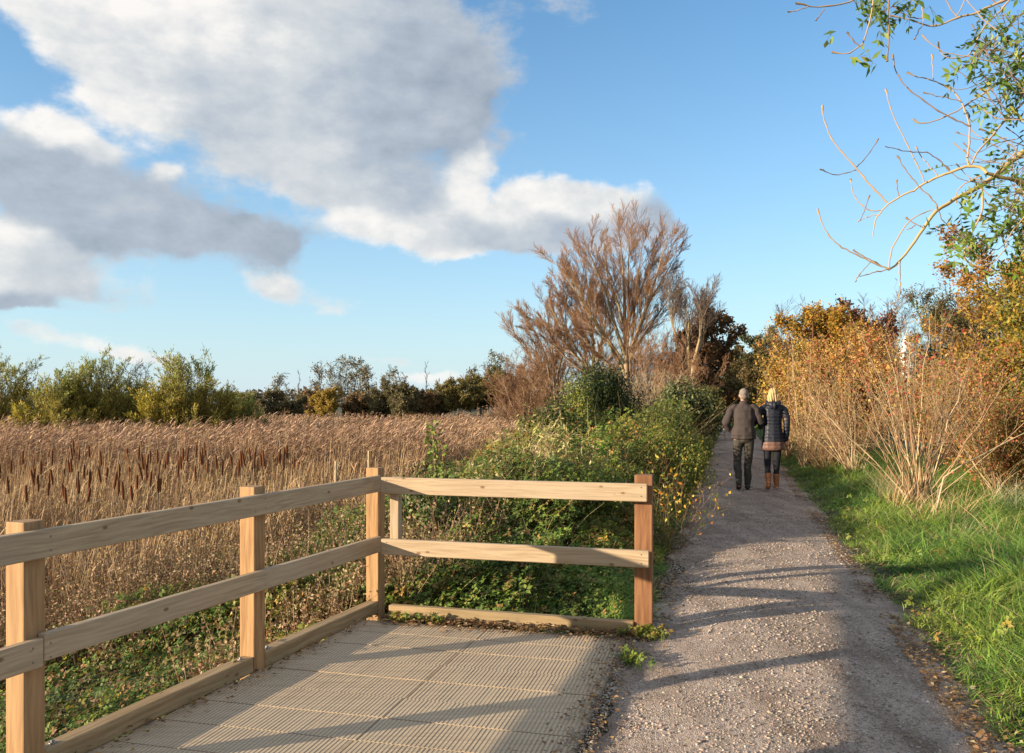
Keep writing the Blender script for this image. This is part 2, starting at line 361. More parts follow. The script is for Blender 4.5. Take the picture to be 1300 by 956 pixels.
# trodden strips run along the path; damp darker patches lie between them
mpt = N_(nt, 'ShaderNodeMapping'); mpt.inputs['Rotation'].default_value = (0, 0, .26); mpt.inputs['Scale'].default_value = (3.2, .35, 1); L(tc2.outputs['Object'], mpt.inputs[0])
nt6 = N_(nt, 'ShaderNodeTexNoise', i_Scale=1., i_Detail=4.); L(mpt.outputs[0], nt6.inputs['Vector'])
c6 = rampn(nt6.outputs[0], [(.34, (.74, .71, .68)), (.5, (1, 1, 1)), (.66, (1.14, 1.12, 1.1))])
m6 = N_(nt, 'ShaderNodeMixRGB', blend_type='MULTIPLY'); m6.inputs[0].default_value = 1; L(m3.outputs[0], m6.inputs[1]); L(c6, m6.inputs[2]); m3 = m6
L(m3.outputs[0], b.inputs['Base Color']); b.inputs['Roughness'].default_value = .9; b.inputs['Specular IOR Level'].default_value = .2
n5 = N_(nt, 'ShaderNodeTexNoise', i_Scale=28., i_Detail=5.); L(tc2.outputs['Object'], n5.inputs['Vector'])
ad = N_(nt, 'ShaderNodeMath', operation='ADD'); L(v1.outputs['Distance'], ad.inputs[0]); L(n5.outputs[0], ad.inputs[1])
ad2 = N_(nt, 'ShaderNodeMath', operation='MULTIPLY'); ad2.inputs[1].default_value = -1; L(ad.outputs[0], ad2.inputs[0])
bp = N_(nt, 'ShaderNodeBump', i_Strength=.9, i_Distance=.012); L(ad2.outputs[0], bp.inputs['Height']); L(bp.outputs[0], b.inputs['Normal'])
ys = grid_lines(-40, 110, 2.5, 14, .08, 1.05); K = 25
u = np.linspace(-1, 1, K)
cxs = path_c(ys); wl = PATH_HW+.05+(fbm(ys*1.7, ys*0, 11)-.5)*.34; wr = PATH_HW+.03+(fbm(ys*1.5, ys*0, 12)-.5)*.3
wl += .06*sm(6.2, 5.2, ys)-.10*sm(5.9, 6.6, ys)*sm(14, 9, ys)                       # the gravel widens towards the platform
U = u[None, :]; XP = cxs[:, None]+np.where(U < 0, U*wl[:, None], U*wr[:, None]); YP = np.repeat(ys[:, None], K, 1)
ZP = .035*(1-U**2)-.02*np.abs(U)**6+(fbm(XP*2.5, YP*2.5, 9)-.5)*.018-.008
i = (np.arange(len(ys)-1)[:, None]*K+np.arange(K-1)[None]).reshape(-1, 1)
p = mesh_arr('path', np.stack([XP, YP, ZP], -1).reshape(-1, 3), [i+np.array([[0, 1, K+1, K]])], m, smooth=True); tag(p, kind='structure')
def path_z(x, y): 
    U = np.clip((x-path_c(y))/PATH_HW, -1, 1); return .035*(1-U**2)-.02*np.abs(U)**6+(fbm(x*2.5, y*2.5, 9)-.5)*.018-.008

# loose gravel stones
r = rs(3)
def octa(c, sz, C, r):
    N = len(c); base = np.array([[1, 0, 0], [0, 1, 0], [-1, 0, 0], [0, -1, 0], [0, 0, 1], [0, 0, -1.]])
    a = r.uniform(0, 2*PI, N); V = base[None]*r.uniform(.55, 1.15, (N, 6, 1))
    V[:, :, 2] *= .6
    V[:, :, 0] *= r.uniform(.7, 1.3, (N, 1))
    ca, sa = np.cos(a)[:, None], np.sin(a)[:, None]
    X = V[:, :, 0]*ca-V[:, :, 1]*sa; Y = V[:, :, 0]*sa+V[:, :, 1]*ca
    V = np.stack([X, Y, V[:, :, 2]], -1)*sz[:, None, None]+c[:, None]
    f = np.array([[0, 1, 4], [1, 2, 4], [2, 3, 4], [3, 0, 4], [1, 0, 5], [2, 1, 5], [3, 2, 5], [0, 3, 5]])
    return V, (np.arange(N)[:, None, None]*6+f[None]).reshape(-1, 3), np.repeat(C[:, None], 6, 1)
N = 60000
Y = 3.4*np.exp(r.uniform(0, 1, N)*math.log(22/3.4)); s = r.uniform(-1.0, 1.0, N); edge = r.rand(N) < .3
s = np.where(edge, np.sign(s)*(1-np.abs(r.normal(0, .16, N))), s*.97)
X = path_c(Y)+s*(PATH_HW+.04)
sz = r.gamma(1.8, .0020, N)+.002; sz = np.minimum(sz, .015)*(1+Y*.03)
keep = (vn(X*4, Y*4, 21) > .25) | (r.rand(N) < .4); X, Y, sz = X[keep], Y[keep], sz[keep]; N = len(X)
V, T, C = octa(np.stack([X, Y, path_z(X, Y)+sz*.15], -1), sz, pal(r, N, [(.3, .24, .2), (.38, .32, .27), (.2, .155, .13), (.5, .44, .39), (.36, .27, .22)], [4, 3, 2.5, .5, 2]), r)
G = Geo(); G.add(V, C, T=T); o = G.build('gravel', M_matte); tag(o, 'loose pinkish grey gravel stones scattered over the path', 'gravel', kind='stuff')

# ================================================================== viewing platform
LM = .369
def lineL(Y): return LM*Y-3.407                    # centre line of the left posts
RD = np.array([.9687, -.248]); RN = np.array([.248, .9687])      # right fence direction and outward normal
R0 = np.array([-.955, 6.15])                        # start of right rails
def box_mesh(name, sx, sy, sz, mat, parent, loc, rot, bev=.004, segs=1):
    bm = bmesh.new(); bmesh.ops.create_cube(bm, size=1)
    for v in bm.verts: v.co = Vector((v.co.x*sx, v.co.y*sy, v.co.z*sz))
    if bev: bmesh.ops.bevel(bm, geom=bm.edges[:], offset=bev, segments=segs, profile=.6, affect='EDGES')
    me = bpy.data.meshes.new(name); bm.to_mesh(me); bm.free(); me.materials.append(mat)
    o = bpy.data.objects.new(name, me); col.objects.link(o); o.parent = parent
    o.matrix_local = Matrix.Translation(Vector(loc))@rot; return o
def board(name, p0, p1, h, t, mat, parent, bev=.004, ext=0):
    """board whose local X runs along its length; h across (vertical), t thickness"""
    p0 = Vector(p0); p1 = Vector(p1); d = (p1-p0); Ln = d.length+ext; d.normalize()
    if abs(d.z) > .9: yv = Vector((0, 0, 0))
    zz = Vector((0, 0, 1)) if abs(d.z) < .9 else Vector((-RD[0], -RD[1], 0))
    yv = zz.cross(d).normalized(); zz = d.cross(yv)
    rot = Matrix((d, yv, zz)).transposed().to_4x4()
    return box_mesh(name, Ln, t, h, mat, parent, (p0+p1)/2, rot, bev)
# deck boards laid across, each carrying raised grip ridges
platform = empty('wooden_platform', (0, 0, 0), 'weathered timber viewing deck with ribbed grip strips beside the gravel path', 'platform')
BW = .285; GAP = .006
Gb = []; r = rs(8)
V0 = R0-RN*0.05
rv, rq, rc, nb = [], [], [], 0
def boxV(c, ax, ay, hx, hy, z0, z1):
    q = []
    for z in (z0, z1):
        for sx_, sy_ in ((-1, -1), (1, -1), (1, 1), (-1, 1)):
            p = c+ax*hx*sx_+ay*hy*sy_; q.append((p[0], p[1], z))
    return q
FQ = np.array([[0, 3, 2, 1], [4, 5, 6, 7], [0, 1, 5, 4], [1, 2, 6, 5], [2, 3, 7, 6], [3, 0, 4, 7]])
bv, bq = [], []; nr = 0; nbv = 0
for k in range(12):
    v = -(k+.5)*(BW+GAP)
    base = V0+RN*v
    # intersection with left line and right edge (u along RD)
    def solve(a, bb):     # X = a*Y+bb
        # base+RD*u : x = bx+RD0 u, y=by+RD1 u ; bx+RD0 u = a(by+RD1 u)+bb
        return (a*base[1]+bb-base[0])/(RD[0]-a*RD[1])
    u0 = solve(LM, -3.407+.045)+r.uniform(-.004, .004); u1 = min(solve(SL, -.72), 3.0)
    if u1 < u0+.1: continue
    joint = solve(.30, -1.93)+(.0 if k % 2 else .0)
    spans = [(u0, joint-.003), (joint+.003, u1)] if joint > u0+.2 else [(u0, u1)]
    z = .0+r.uniform(-.0015, .0015)
    for a0, a1 in spans:
        c = base+RD*(a0+a1)/2
        bv += boxV(c, RD, RN, (a1-a0)/2, BW/2, -.04, z-.006); bq.append(FQ+nbv); nbv += 8
        n = int((a1-a0)/.0225)
        for j in range(n):
            uu = a0+.012+j*.0225
            c2 = base+RD*uu
            rv += boxV(c2, RD, RN, .0066, BW/2-.0008, z-.008, z-.0046+r.uniform(-.0006, .0006)); rq.append(FQ+nr); nr += 8
db = mesh_arr('deck_boards', np.array(bv), [np.concatenate(bq)], M_deck, platform)
gr_ = mesh_arr('grip_ridges', np.array(rv), [np.concatenate(rq)], M_deckr, platform)
for o in (db, gr_): o.data.polygons.foreach_set('use_smooth', np.zeros(len(o.data.polygons), bool)); o.data.update()
for off in (.15, 1.0, 1.9, 2.6):
    a = np.array([lineL(1.4)+off*.9, 1.4]); bpt = np.array([lineL(5.9)+off*1.02, 5.8-.2*off])
    board('joist', (a[0], a[1], -.12), (bpt[0], bpt[1], -.12), .14, .05, M_deck, platform)

# ================================================================== fence
fence = empty('timber_fence', (lineL(5), 5, 0), 'pale new timber post and rail fence round the viewing deck', 'fence')
FO = Vector(fence.location)
def B(name, p0, p1, h, t, mat, bev=.004): return board(name, Vector(p0)-FO, Vector(p1)-FO, h, t, mat, fence, bev)
def post(x, y, z0, z1, sz, mat, ang, tp=None):
    o = box_mesh('post', z1-z0, sz, sz, mat, fence, Vector((x, y, (z0+z1)/2))-FO, Matrix.Rotation(ang, 4, 'Z')@Matrix.Rotation(-PI/2, 4, 'Y'), .006, 2); return o
angL = math.atan2(1, LM)-PI/2                       # rotation of the left fence
for y, zt in ((6.38, 1.105), (4.99, 1.10), (3.56, 1.095), (2.1, 1.10), (.65, 1.10)):
    post(lineL(y), y, -1.0, zt, .105, M_postd if False else M_post, angL+.0)
angR = math.atan2(RD[1], RD[0])
EP = (GX(817.5, 5.80), 5.80)
post(EP[0], EP[1], -.8, 1.1, .122, M_postd, angR+.02)
LNv = np.array([.938, -.346]); LDv = np.array([.346, .938])      # towards the deck; along the fence
def onL(y, off): return np.array([lineL(y), y])+LNv*off
TH = .042; offr = .0525+TH/2+.001
c1 = onL(6.38, offr)+LDv*(-.09)
def railL(ya, yb, za, zb, h, name='rail', trim=(0, 0)):
    a = onL(ya, offr)+LDv*trim[0]; bb = onL(yb, offr)+LDv*trim[1]
    return B(name, (a[0], a[1], za-h/2), (bb[0], bb[1], zb-h/2), h, TH, M_rail)
HT = .122
# top rails meet over the posts; the joints stand at the posts out of view and at the second visible one
railL(2.1, 6.38, 1.062, 1.053, HT, trim=(.001, -.085)); railL(-.8, 2.1, 1.065, 1.062, HT, trim=(0, -.001))
railL(3.56, 6.38, .612, .592, .118, trim=(.012, -.085)); railL(.65, 3.56, .60, .597, .122, trim=(0, .009))
# right rails in front of the end post
def onR(u, off): return R0+RD*u+RN*off
ua, ub = -.012, float(np.dot(np.array(EP)-R0, RD))+.035
for (za, zb, h) in ((1.052, 1.048, .122), (.594, .590, .116)):
    a = onR(ua, 0); bb = onR(ub+(.012 if h < .12 else 0), 0)
    B('rail', (a[0], a[1], za-h/2), (bb[0], bb[1], zb-h/2), h, TH, M_rail)
# short batten behind the right rails
bt = onR(.075, TH/2+.038); o = box_mesh('batten', .57, .07, .07, M_rail, fence, Vector((bt[0], bt[1], .765))-FO, Matrix.Rotation(angR, 4, 'Z')@Matrix.Rotation(-PI/2, 4, 'Y'), .004)
# kick boards
for ya, yb in ((4.99, 6.38), (3.56, 4.99), (2.1, 3.56), (.65, 2.1)):
    a = onL(ya, .01)+LDv*.056; bb = onL(yb, .01)-LDv*.056
    B('kick_board', (a[0], a[1], .044), (bb[0], bb[1], .044), .095, .085, M_kick, .006)
a = onR(.02, .075); bb = onR(float(np.dot(np.array(EP)-R0, RD))-.063, .075)
B('kick_board', (a[0], a[1], .043), (bb[0], bb[1], .035), .095, .06, M_kick, .006)
# screw heads, one mesh per board end
def screws(pts, nrml):
    for p in pts:
        bm = bmesh.new()
        mm_ = Matrix.Translation(Vector(p)-FO)@Vector(nrml).to_track_quat('Z', 'Y').to_matrix().to_4x4()
        bmesh.ops.create_cone(bm, cap_ends=True, segments=8, radius1=.005, radius2=.004, depth=.003, matrix=mm_)
        me = bpy.data.meshes.new('screw'); bm.to_mesh(me); bm.free(); me.materials.append(M_steel)
        o = bpy.data.objects.new('screw', me); col.objects.link(o); o.parent = fence
pts = []
for zt in (1.0, .54):
    for dz in (-.03, .03):
        q = onR(.03, -TH/2-.001); pts.append((q[0], q[1], zt+dz)); q = onR(ub-.04, -TH/2-.001); pts.append((q[0], q[1], zt+dz-.006))
screws(pts, (-RN[0], -RN[1], 0))
for y in (5.06, 4.92, 3.63, 3.49):
    bm = bmesh.new(); bmesh.ops.create_cone(bm, cap_ends=True, segments=14, radius1=.017, radius2=.016, depth=.004, matrix=Matrix.Translation((0, 0, 0)))
    bmesh.ops.create_cone(bm, cap_ends=True, segments=6, radius1=.008, radius2=.0075, depth=.010, matrix=Matrix.Translation((0, 0, .006)))
    me = bpy.data.meshes.new('bolt'); bm.to_mesh(me); bm.free(); me.materials.append(M_steel); o = bpy.data.objects.new('bolt', me); col.objects.link(o); o.parent = fence
    q = onL(y, .01)+LDv*(.05 if y in (5.06, 3.63) else -.05); o.location = Vector((q[0], q[1], .0945))-FO
pts = []
for y in (6.30, 4.99, 3.60, 3.52):
    for zt in (1.0, .54):
        if zt == 1.0 and y == 3.52: continue
        for dz in (-.03, .03): q = onL(y, offr+TH/2+.001); pts.append((q[0], q[1], zt+dz-(.004 if y < 4 else 0)))
screws(pts, (LNv[0], LNv[1], 0))
# ================================================================== vegetation tools
def grow(r, P, R, m, t0, ang, lr, up=.15, wig=.15, K=4, rr=.5, taper=.35, fall=.5, t1=1., upc=0., jit=.35):
    """m children along every parent path"""
    N, Kp, _ = P.shape
    t = t0+(t1-t0)*((np.arange(m)[None]+r.rand(N, m))/m)
    f = t*(Kp-1); i = np.minimum(f.astype(int), Kp-2); w = (f-i)[..., None]; n = np.arange(N)[:, None]
    pos = P[n, i]*(1-w)+P[n, i+1]*w; tan = nrm(P[n, i+1]-P[n, i]); rad = R[n, i]*(1-w[..., 0])+R[n, i+1]*w[..., 0]
    Lp = np.linalg.norm(P[:, 1:]-P[:, :-1], axis=-1).sum(1)[:, None]
    q = r.normal(size=tan.shape); q = nrm(q-(q*tan).sum(-1, keepdims=True)*tan)
    a = (ang*(1+jit*(r.rand(N, m)*2-1)))[..., None]
    d = np.cos(a)*tan+np.sin(a)*q; d[..., 2] += up; d = nrm(d)
    Ln = (Lp*lr*(1-fall*t)*r.uniform(.65, 1.3, (N, m)))[..., None, None]
    u = np.linspace(0, 1, K)[None, None, :, None]
    c = r.normal(size=tan.shape)*wig; c[..., 2] += upc
    P2 = pos[:, :, None]+d[:, :, None]*Ln*u+c[:, :, None]*Ln*u**2
    r0 = np.minimum(rad*rr, rad*.9)[..., None]; R2 = r0*(1-(1-taper)*np.linspace(0, 1, K))
    return P2.reshape(-1, K, 3), R2.reshape(-1, K)
def sample(r, P, n, t0=.1):
    N, K, _ = P.shape; t = r.uniform(t0, 1, (N, n)); f = t*(K-1); i = np.minimum(f.astype(int), K-2); w = (f-i)[..., None]; k = np.arange(N)[:, None]
    return (P[k, i]*(1-w)+P[k, i+1]*w).reshape(-1, 3), nrm(P[k, i+1]-P[k, i]).reshape(-1, 3)
def stems(r, n, h, spread, r0, K=8, wob=.05, base=.1, hv=.2, lean=(0, 0)):
    a = r.uniform(0, 2*PI, n); rad = spread*np.sqrt(r.uniform(.02, 1, n)); hh = h*r.uniform(1-hv, 1, n)
    t = np.linspace(0, 1, K)[None, :]
    out = rad[:, None]*(t**1.15)
    P = np.stack([np.cos(a)[:, None]*(out+base)+lean[0]*t, np.sin(a)[:, None]*(out+base)+lean[1]*t, hh[:, None]*t*np.ones((n, 1))], -1)
    P[:, 1:] += r.normal(size=(n, K-1, 3))*wob*h*np.linspace(.2, 1, K-1)[None, :, None]*np.array([1, 1, .3])
    R = r0*(1-.82*t)*r.uniform(.6, 1.1, (n, 1))
    return P, R
def tree(name, label, cat, loc, h, seed, spec, group=None, kinds=('trunk', 'crown')):
    """trunk = stems and limbs; crown = twigs and leaves"""
    r = rs(seed); root = empty(name, loc, label, cat, group)
    P, R = spec['stems'](r, h)
    Gt = Geo(); Gc = Geo(); bark = np.array(spec['bark']); tw = np.array(spec.get('twig', spec['bark']))
    sides = spec.get('sides', (6, 4, 3, 3, 3)); nl = len(spec['levels'])
    rmin = spec.get('rmin', .004)
    Gt.tubes(P, np.maximum(R, rmin), sides[0], pal(r, len(P), [bark], jit=.1))
    allp = []
    for li, lv in enumerate(spec['levels']):
        P, R = grow(r, P, R, **lv)
        R = np.maximum(R, rmin)
        t = (li+1)/nl; c = bark*(1-t)+tw*t
        (Gt if li < spec.get('ntrunk', 1) else Gc).tubes(P, R, sides[min(li+1, 4)], pal(r, len(P), [c], jit=.2))
        allp.append(P)
    for lf in spec.get('leaves', []):
        Q, T = sample(r, allp[lf.get('lev', -1)], lf['n'], lf.get('t0', .15))
        if 'keep' in lf: k = r.rand(len(Q)) < lf['keep']; Q, T = Q[k], T[k]
        if 'clump' in lf:
            k = vn(Q[:, 0]*lf['clump'], (Q[:, 1]+Q[:, 2])*lf['clump'], seed) > lf.get('cthr', .4); Q, T = Q[k], T[k]
        n = len(Q)
        d = nrm(T*lf.get('along', .5)+r.normal(size=(n, 3))*lf.get('rand', .6)+np.array([0, 0, lf.get('up', 0)]))
        C = pal(r, n, lf['cols'], lf.get('ps'), lf.get('jit', .22))
        if 'topc' in lf:      # leaf kind that grows in the upper part
            k = (r.rand(n) < sm(.45, .95, Q[:, 2]/h)*lf.get('topk', .8)); C[k] = pal(r, int(k.sum()), lf['topc'])
        if 'leftc' in lf:
            k = (r.rand(n) < sm(.2, -1.0, Q[:, 0]/(h*.5))*.8); C[k] = pal(r, int(k.sum()), lf['leftc'])
        Gc.leaves(Q+r.normal(size=(n, 3))*lf.get('off', .05), d, rdir(r, n), lf['L']*r.uniform(.6, 1.3, n), lf['W']*r.uniform(.7, 1.2, n), C)
    Gt.build(kinds[0], M_bark, root); 
    Gc.build(kinds[1], spec.get('mat', M_leaf), root)
    return root
def gl(x, y, dz=0): return (x, y, float(ground(x, y))-.05+dz)
# ================================================================== trees and bushes of the middle and far distance
BK = (.33, .24, .14); REDTW = (.28, .155, .085); GREYTW = (.14, .11, .09)
# ---- the big bare willow
def big_spec(n, spread, tw=REDTW, dens=1.0, rmin=.0075, r0=.2, m=(13, 11, 9), fork=.12, lean=(0, 0), hv=.25, K=10, twig4=False):
    return dict(stems=lambda r, h: stems(r, n, h, spread, r0, K, .012, .25, hv, lean), bark=BK, twig=tw, rmin=rmin, ntrunk=1, sides=(7, 4, 3, 3, 3),
        levels=[dict(m=int(m[0]*dens), t0=fork, ang=.6, lr=.4, up=.1, wig=.1, K=6, rr=.45, fall=.6, upc=.08),
                dict(m=int(m[1]*dens), t0=.2, ang=.6, lr=.48, up=.12, wig=.14, K=5, rr=.42, fall=.5, upc=.06),
                dict(m=int(m[2]*dens), t0=.15, ang=.5, lr=.55, up=.12, wig=.18, K=3, rr=.5, fall=.35, upc=.05)]+([dict(m=4, t0=.25, ang=.45, lr=.6, up=.1, wig=.2, K=2, rr=.6)] if twig4 else []))
def traced(name, label, Y, base, limbs, seed, levels, tw, r0s, rmin=.006, bark=BK):
    """a bare tree grown from its measured main limbs; px, py at distance Y with depth of its own"""
    r = rs(seed); bx_ = GX(base[0], Y); root = empty(name, gl(bx_, Y), label, 'tree'); O = np.array(root.location); Gt = Geo(); Gc = Geo(); PP = []; RR = []
    for j, l in enumerate(limbs):
        l = [(px, 500-(500-py)*.9) for px, py in l]; dep = r.uniform(-2.2, 2.2) if j else 0; n = len(l); P = np.array([W(px, py, Y) for px, py in l])
        if py_low(l[0]): P[0, 2] = O[2]
        P[:, 1] += dep*np.linspace(0, 1, n)
        d = np.concatenate([[0], np.cumsum(np.linalg.norm(P[1:]-P[:-1], axis=1))]); t = np.linspace(0, d[-1], 12)
        Q = np.stack([np.interp(t, d, P[:, i]) for i in range(3)], -1)-O; Q[1:-1] = (Q[:-2]+2*Q[1:-1]+Q[2:])/4; PP.append(Q); RR.append(np.linspace(r0s[j], .02, 12))
    P = np.array(PP); R = np.array(RR); Gt.tubes(P, R, 7, pal(r, len(P), [bark], jit=.08))
    for li, lv in enumerate(levels):
        P, R = grow(r, P, R, **lv); R = np.maximum(R, rmin); t = (li+1)/len(levels); c = np.array(bark)*(1-t)+np.array(tw)*t
        (Gt if li == 0 else Gc).tubes(P, R, 4 if li == 0 else 3, pal(r, len(P), [c], jit=.18))
    Gt.build('trunk', M_bark, root); Gc.build('crown', M_bark, root); return root
def py_low(p): return p[1] > 495
TLV = [dict(m=17, t0=.2, ang=.55, lr=.27, up=.16, wig=.05, K=6, rr=.28, fall=.25, upc=.05), dict(m=11, t0=.2, ang=.42, lr=.5, up=.12, wig=.05, K=4, rr=.4, fall=.4), dict(m=11, t0=.1, ang=.45, lr=.5, up=.1, wig=.08, K=3, rr=.5, fall=.35)]
traced('willow_tree', 'tallest bare willow with fanned reddish brown twigs above the dark green bush', 50, (797, 500), [
    [(797, 500), (795, 440), (793, 400), (792, 350), (791, 320), (788, 292), (786, 272)], [(798, 500), (801, 430), (805, 400), (806, 360), (811, 330), (815, 292)],
    [(799, 455), (812, 405), (822, 375), (838, 345), (850, 322), (858, 305)], [(801, 440), (818, 380), (828, 345), (834, 312), (840, 290)], [(793, 445), (780, 405), (772, 375), (765, 350), (752, 325), (744, 300)],
    [(793, 470), (772, 425), (752, 395), (735, 360), (720, 332), (708, 312)], [(794, 410), (785, 370), (777, 345), (771, 318), (765, 288)], [(792, 478), (768, 455), (745, 430), (728, 412)], [(796, 430), (800, 385), (800, 340), (802, 300), (804, 280)],
    [(800, 450), (822, 410), (845, 375), (862, 350)], [(792, 455), (765, 415), (742, 375), (726, 345)], [(796, 400), (812, 360), (825, 320), (830, 290)]], 101, TLV, REDTW, [.24, .17, .14, .12, .14, .12, .10, .08, .12, .09, .09, .09])
traced('willow_tree', 'bare multi stemmed willow leaning left of the tallest willow', 52, (757, 500), [
    [(757, 500), (753, 430), (751, 400), (748, 370), (745, 340), (742, 318)], [(756, 450), (737, 405), (722, 380), (711, 345)], [(755, 430), (741, 390), (730, 352), (724, 325)], [(758, 460), (764, 425), (768, 395), (766, 360)],
    [(756, 475), (726, 440), (700, 405), (682, 392)], [(757, 485), (735, 440), (712, 405), (697, 372)], [(753, 410), (760, 370), (757, 335)], [(756, 480), (722, 455), (695, 425), (672, 412)]], 102, TLV, REDTW, [.2, .11, .1, .1, .1, .1, .08, .08])
traced('willow_tree', 'rounded bare reddish willow at the left end of the willow group', 54, (705, 500), [
    [(705, 500), (695, 450), (682, 415), (665, 395)], [(706, 500), (702, 440), (697, 405), (692, 375)], [(704, 500), (680, 455), (660, 430), (650, 412)], [(707, 480), (716, 430), (718, 395), (712, 365)]], 103, TLV, REDTW, [.12, .12, .1, .1])
tree('willow_tree', 'low bare brown sallow sloping down beside the far left edge of the willow group', 'tree', gl(GX(668, 50), 50), 4.4, 104, big_spec(8, 2.2, m=(10, 8, 7), r0=.06))
for px_, Y_, h_, sd_, sp_, lb_ in ((655, 57, 5.4, 171, 2.2, 'brown bare thicket at the far left foot of the willow group'), (700, 59, 6.6, 172, 2.6, 'brown bare thicket between the rounded willow and the leaning willow'),
        (775, 60, 6.4, 173, 2.8, 'warm brown bare thicket seen between the trunks of the two tall willows'), (826, 58, 6.4, 174, 2.6, 'russet bare thicket right behind the tallest willow trunk')):
    tree('willow_thicket', lb_, 'tree', gl(GX(px_, Y_), Y_), h_, sd_, big_spec(12, sp_, m=(10, 8, 7), r0=.045, tw=(.31, .17, .1)), group='bare thickets under the willows')
# pollard at the right
Y = 46
sp = big_spec(4, 1.9, tw=(.22, .16, .13), m=(6, 12, 8), r0=.2, fork=.55, hv=.1)
sp['levels'][0] = dict(m=9, t0=.72, ang=.5, lr=.28, up=.3, wig=.12, K=5, rr=.34, fall=.2, upc=.1)
tree('pollard_tree', 'pollarded bare tree with knobbly forked stems and brush like twigs above the brown oak', 'tree', gl(GX(868, Y), Y), 7.2, 105, sp)
tree('willow_tree', 'reddish bare thicket of stems between the tallest willow and the pollard', 'tree', gl(GX(838, 47), 47), 5.8, 106, big_spec(9, 1.9, m=(10, 8, 7), r0=.07, tw=(.34, .19, .11)))
tree('willow_tree', 'low warm brown twiggy sallow in front of the pollard trunk', 'tree', gl(GX(872, 42), 42), 4.0, 107, big_spec(10, 1.7, m=(10, 9, 8), r0=.05, tw=(.36, .2, .11)))
tree('willow_tree', 'low bare brown thicket under the leaning willow', 'tree', gl(GX(735, 43), 43), 3.7, 108, big_spec(9, 2.6, m=(9, 8, 7), r0=.05, tw=(.34, .21, .13)))
tree('willow_tree', 'bleached tangle of bare climbing stems before the tallest willow trunk', 'shrub', gl(GX(822, 30), 30), 2.6, 109, big_spec(14, 1.3, m=(8, 8, 6), r0=.02, tw=(.46, .36, .24), rmin=.006))
# brown oak
def leafy(nst, spread, cols, ps=None, L=.22, Wd=.13, n=5, tw=(.1, .075, .05), r0=.16, m=(12, 9, 6), up=.1, lr=.4, **k):
    lf = dict(n=n, L=L, W=Wd, cols=cols, ps=ps, off=.12, along=.2, rand=.8); lf.update(k.pop('lf', {}))
    d = dict(stems=lambda r, h: stems(r, nst, h, spread, r0, 8, .02, .15, .3), bark=(.13, .1, .07), twig=tw, rmin=.008, ntrunk=1, sides=(6, 4, 3, 3, 3),
        levels=[dict(m=m[0], t0=.15, ang=.85, lr=lr, up=up, wig=.15, K=5, rr=.45, fall=.45),
                dict(m=m[1], t0=.15, ang=.75, lr=.45, up=up*.6, wig=.15, K=4, rr=.5),
                dict(m=m[2], t0=.1, ang=.7, lr=.5, up=.05, wig=.15, K=3, rr=.5)], leaves=[lf]); d.update(k); return d
tree('oak_tree', 'dark russet brown oak still in leaf at the right end of the bare willows', 'tree', gl(GX(893, 56), 56), 7.2, 110,
     leafy(3, 1.4, [(.2, .095, .04), (.13, .075, .03), (.26, .13, .045), (.08, .065, .025)], L=.22, Wd=.16, n=11, m=(12, 9, 6)))
# greenery beside the path further on
far = [('holly_tree', 'dark green conical evergreen rising behind the walking woman', 'tree', 973, 74, 8.4, 111, [(.06, .085, .03), (.09, .11, .035), (.14, .11, .04)], 1.5, 3),
       ('oak_tree', 'olive brown round tree between the conical evergreen and the russet oak', 'tree', 948, 70, 6.0, 112, [(.1, .1, .035), (.17, .125, .045), (.23, .14, .05)], 2.0, 3),
       ('oak_tree', 'low russet tree just right of the dark oak where the path disappears', 'tree', 925, 76, 5.2, 113, [(.2, .12, .05), (.14, .11, .04), (.28, .15, .06)], 2.0, 3),
       ('hazel_tree', 'dark olive thicket directly behind the heads of the couple', 'tree', 962, 58, 3.6, 114, [(.1, .11, .035), (.19, .15, .05), (.26, .17, .06)], 2.2, 5),
       ('hazel_tree', 'low brown and olive thicket behind the man at the bend', 'tree', 931, 64, 3.4, 115, [(.17, .13, .045), (.12, .11, .035), (.28, .18, .07)], 2.2, 5)]
for nm, lb, ct, px, Y, h, sd, cs_, spd, ns in far:
    tree(nm, lb, ct, gl(GX(px, Y), Y), h, sd, leafy(ns, spd, cs_, L=.2, Wd=.14, n=8, m=(11, 8, 6), r0=.1))
# ---- golden green willow bushes at the left
def dome(r, n, h, spread, r0):
    a = r.uniform(0, 2*PI, n); q = np.sqrt(r.uniform(0, 1, n)); rad = spread*q; hh = h*(1-.62*q**2.4)*r.uniform(.86, 1.0, n); t = np.linspace(0, 1, 7)[None, :]
    P = np.stack([np.cos(a)[:, None]*rad[:, None]*(.35+.65*t), np.sin(a)[:, None]*rad[:, None]*(.35+.65*t), hh[:, None]*t], -1); P[:, 1:] += r.normal(size=(n, 6, 3))*.012*h
    return P, r0*(1-.8*t)*np.ones((n, 1))
def wbush(nst, spread, cols, ps, topc, n=5, leftc=None):
    lf = dict(n=n, L=.17, W=.045, cols=cols, ps=ps, off=.05, along=1.0, rand=.45, up=.3, topc=topc, lev=-1)
    if leftc: lf['leftc'] = leftc
    return dict(stems=lambda r, h: dome(r, nst, h*.9, spread*1.05, .04), bark=(.16, .12, .06), twig=(.2, .15, .05), rmin=.007, ntrunk=0, sides=(5, 3, 3, 3, 3),
        levels=[dict(m=14, t0=.04, ang=.6, lr=.32, up=.18, wig=.1, K=5, rr=.6, fall=.45, upc=.08),
                dict(m=9, t0=.05, ang=.6, lr=.42, up=.15, wig=.1, K=4, rr=.6, fall=.3, upc=.08)], leaves=[lf])
OL = [(.37, .31, .06), (.26, .24, .05), (.46, .34, .06), (.2, .19, .05)]
TOPC = [(.26, .32, .08), (.2, .25, .07), (.34, .37, .09)]
GOLD = [(.62, .44, .06), (.52, .42, .06), (.42, .41, .08)]
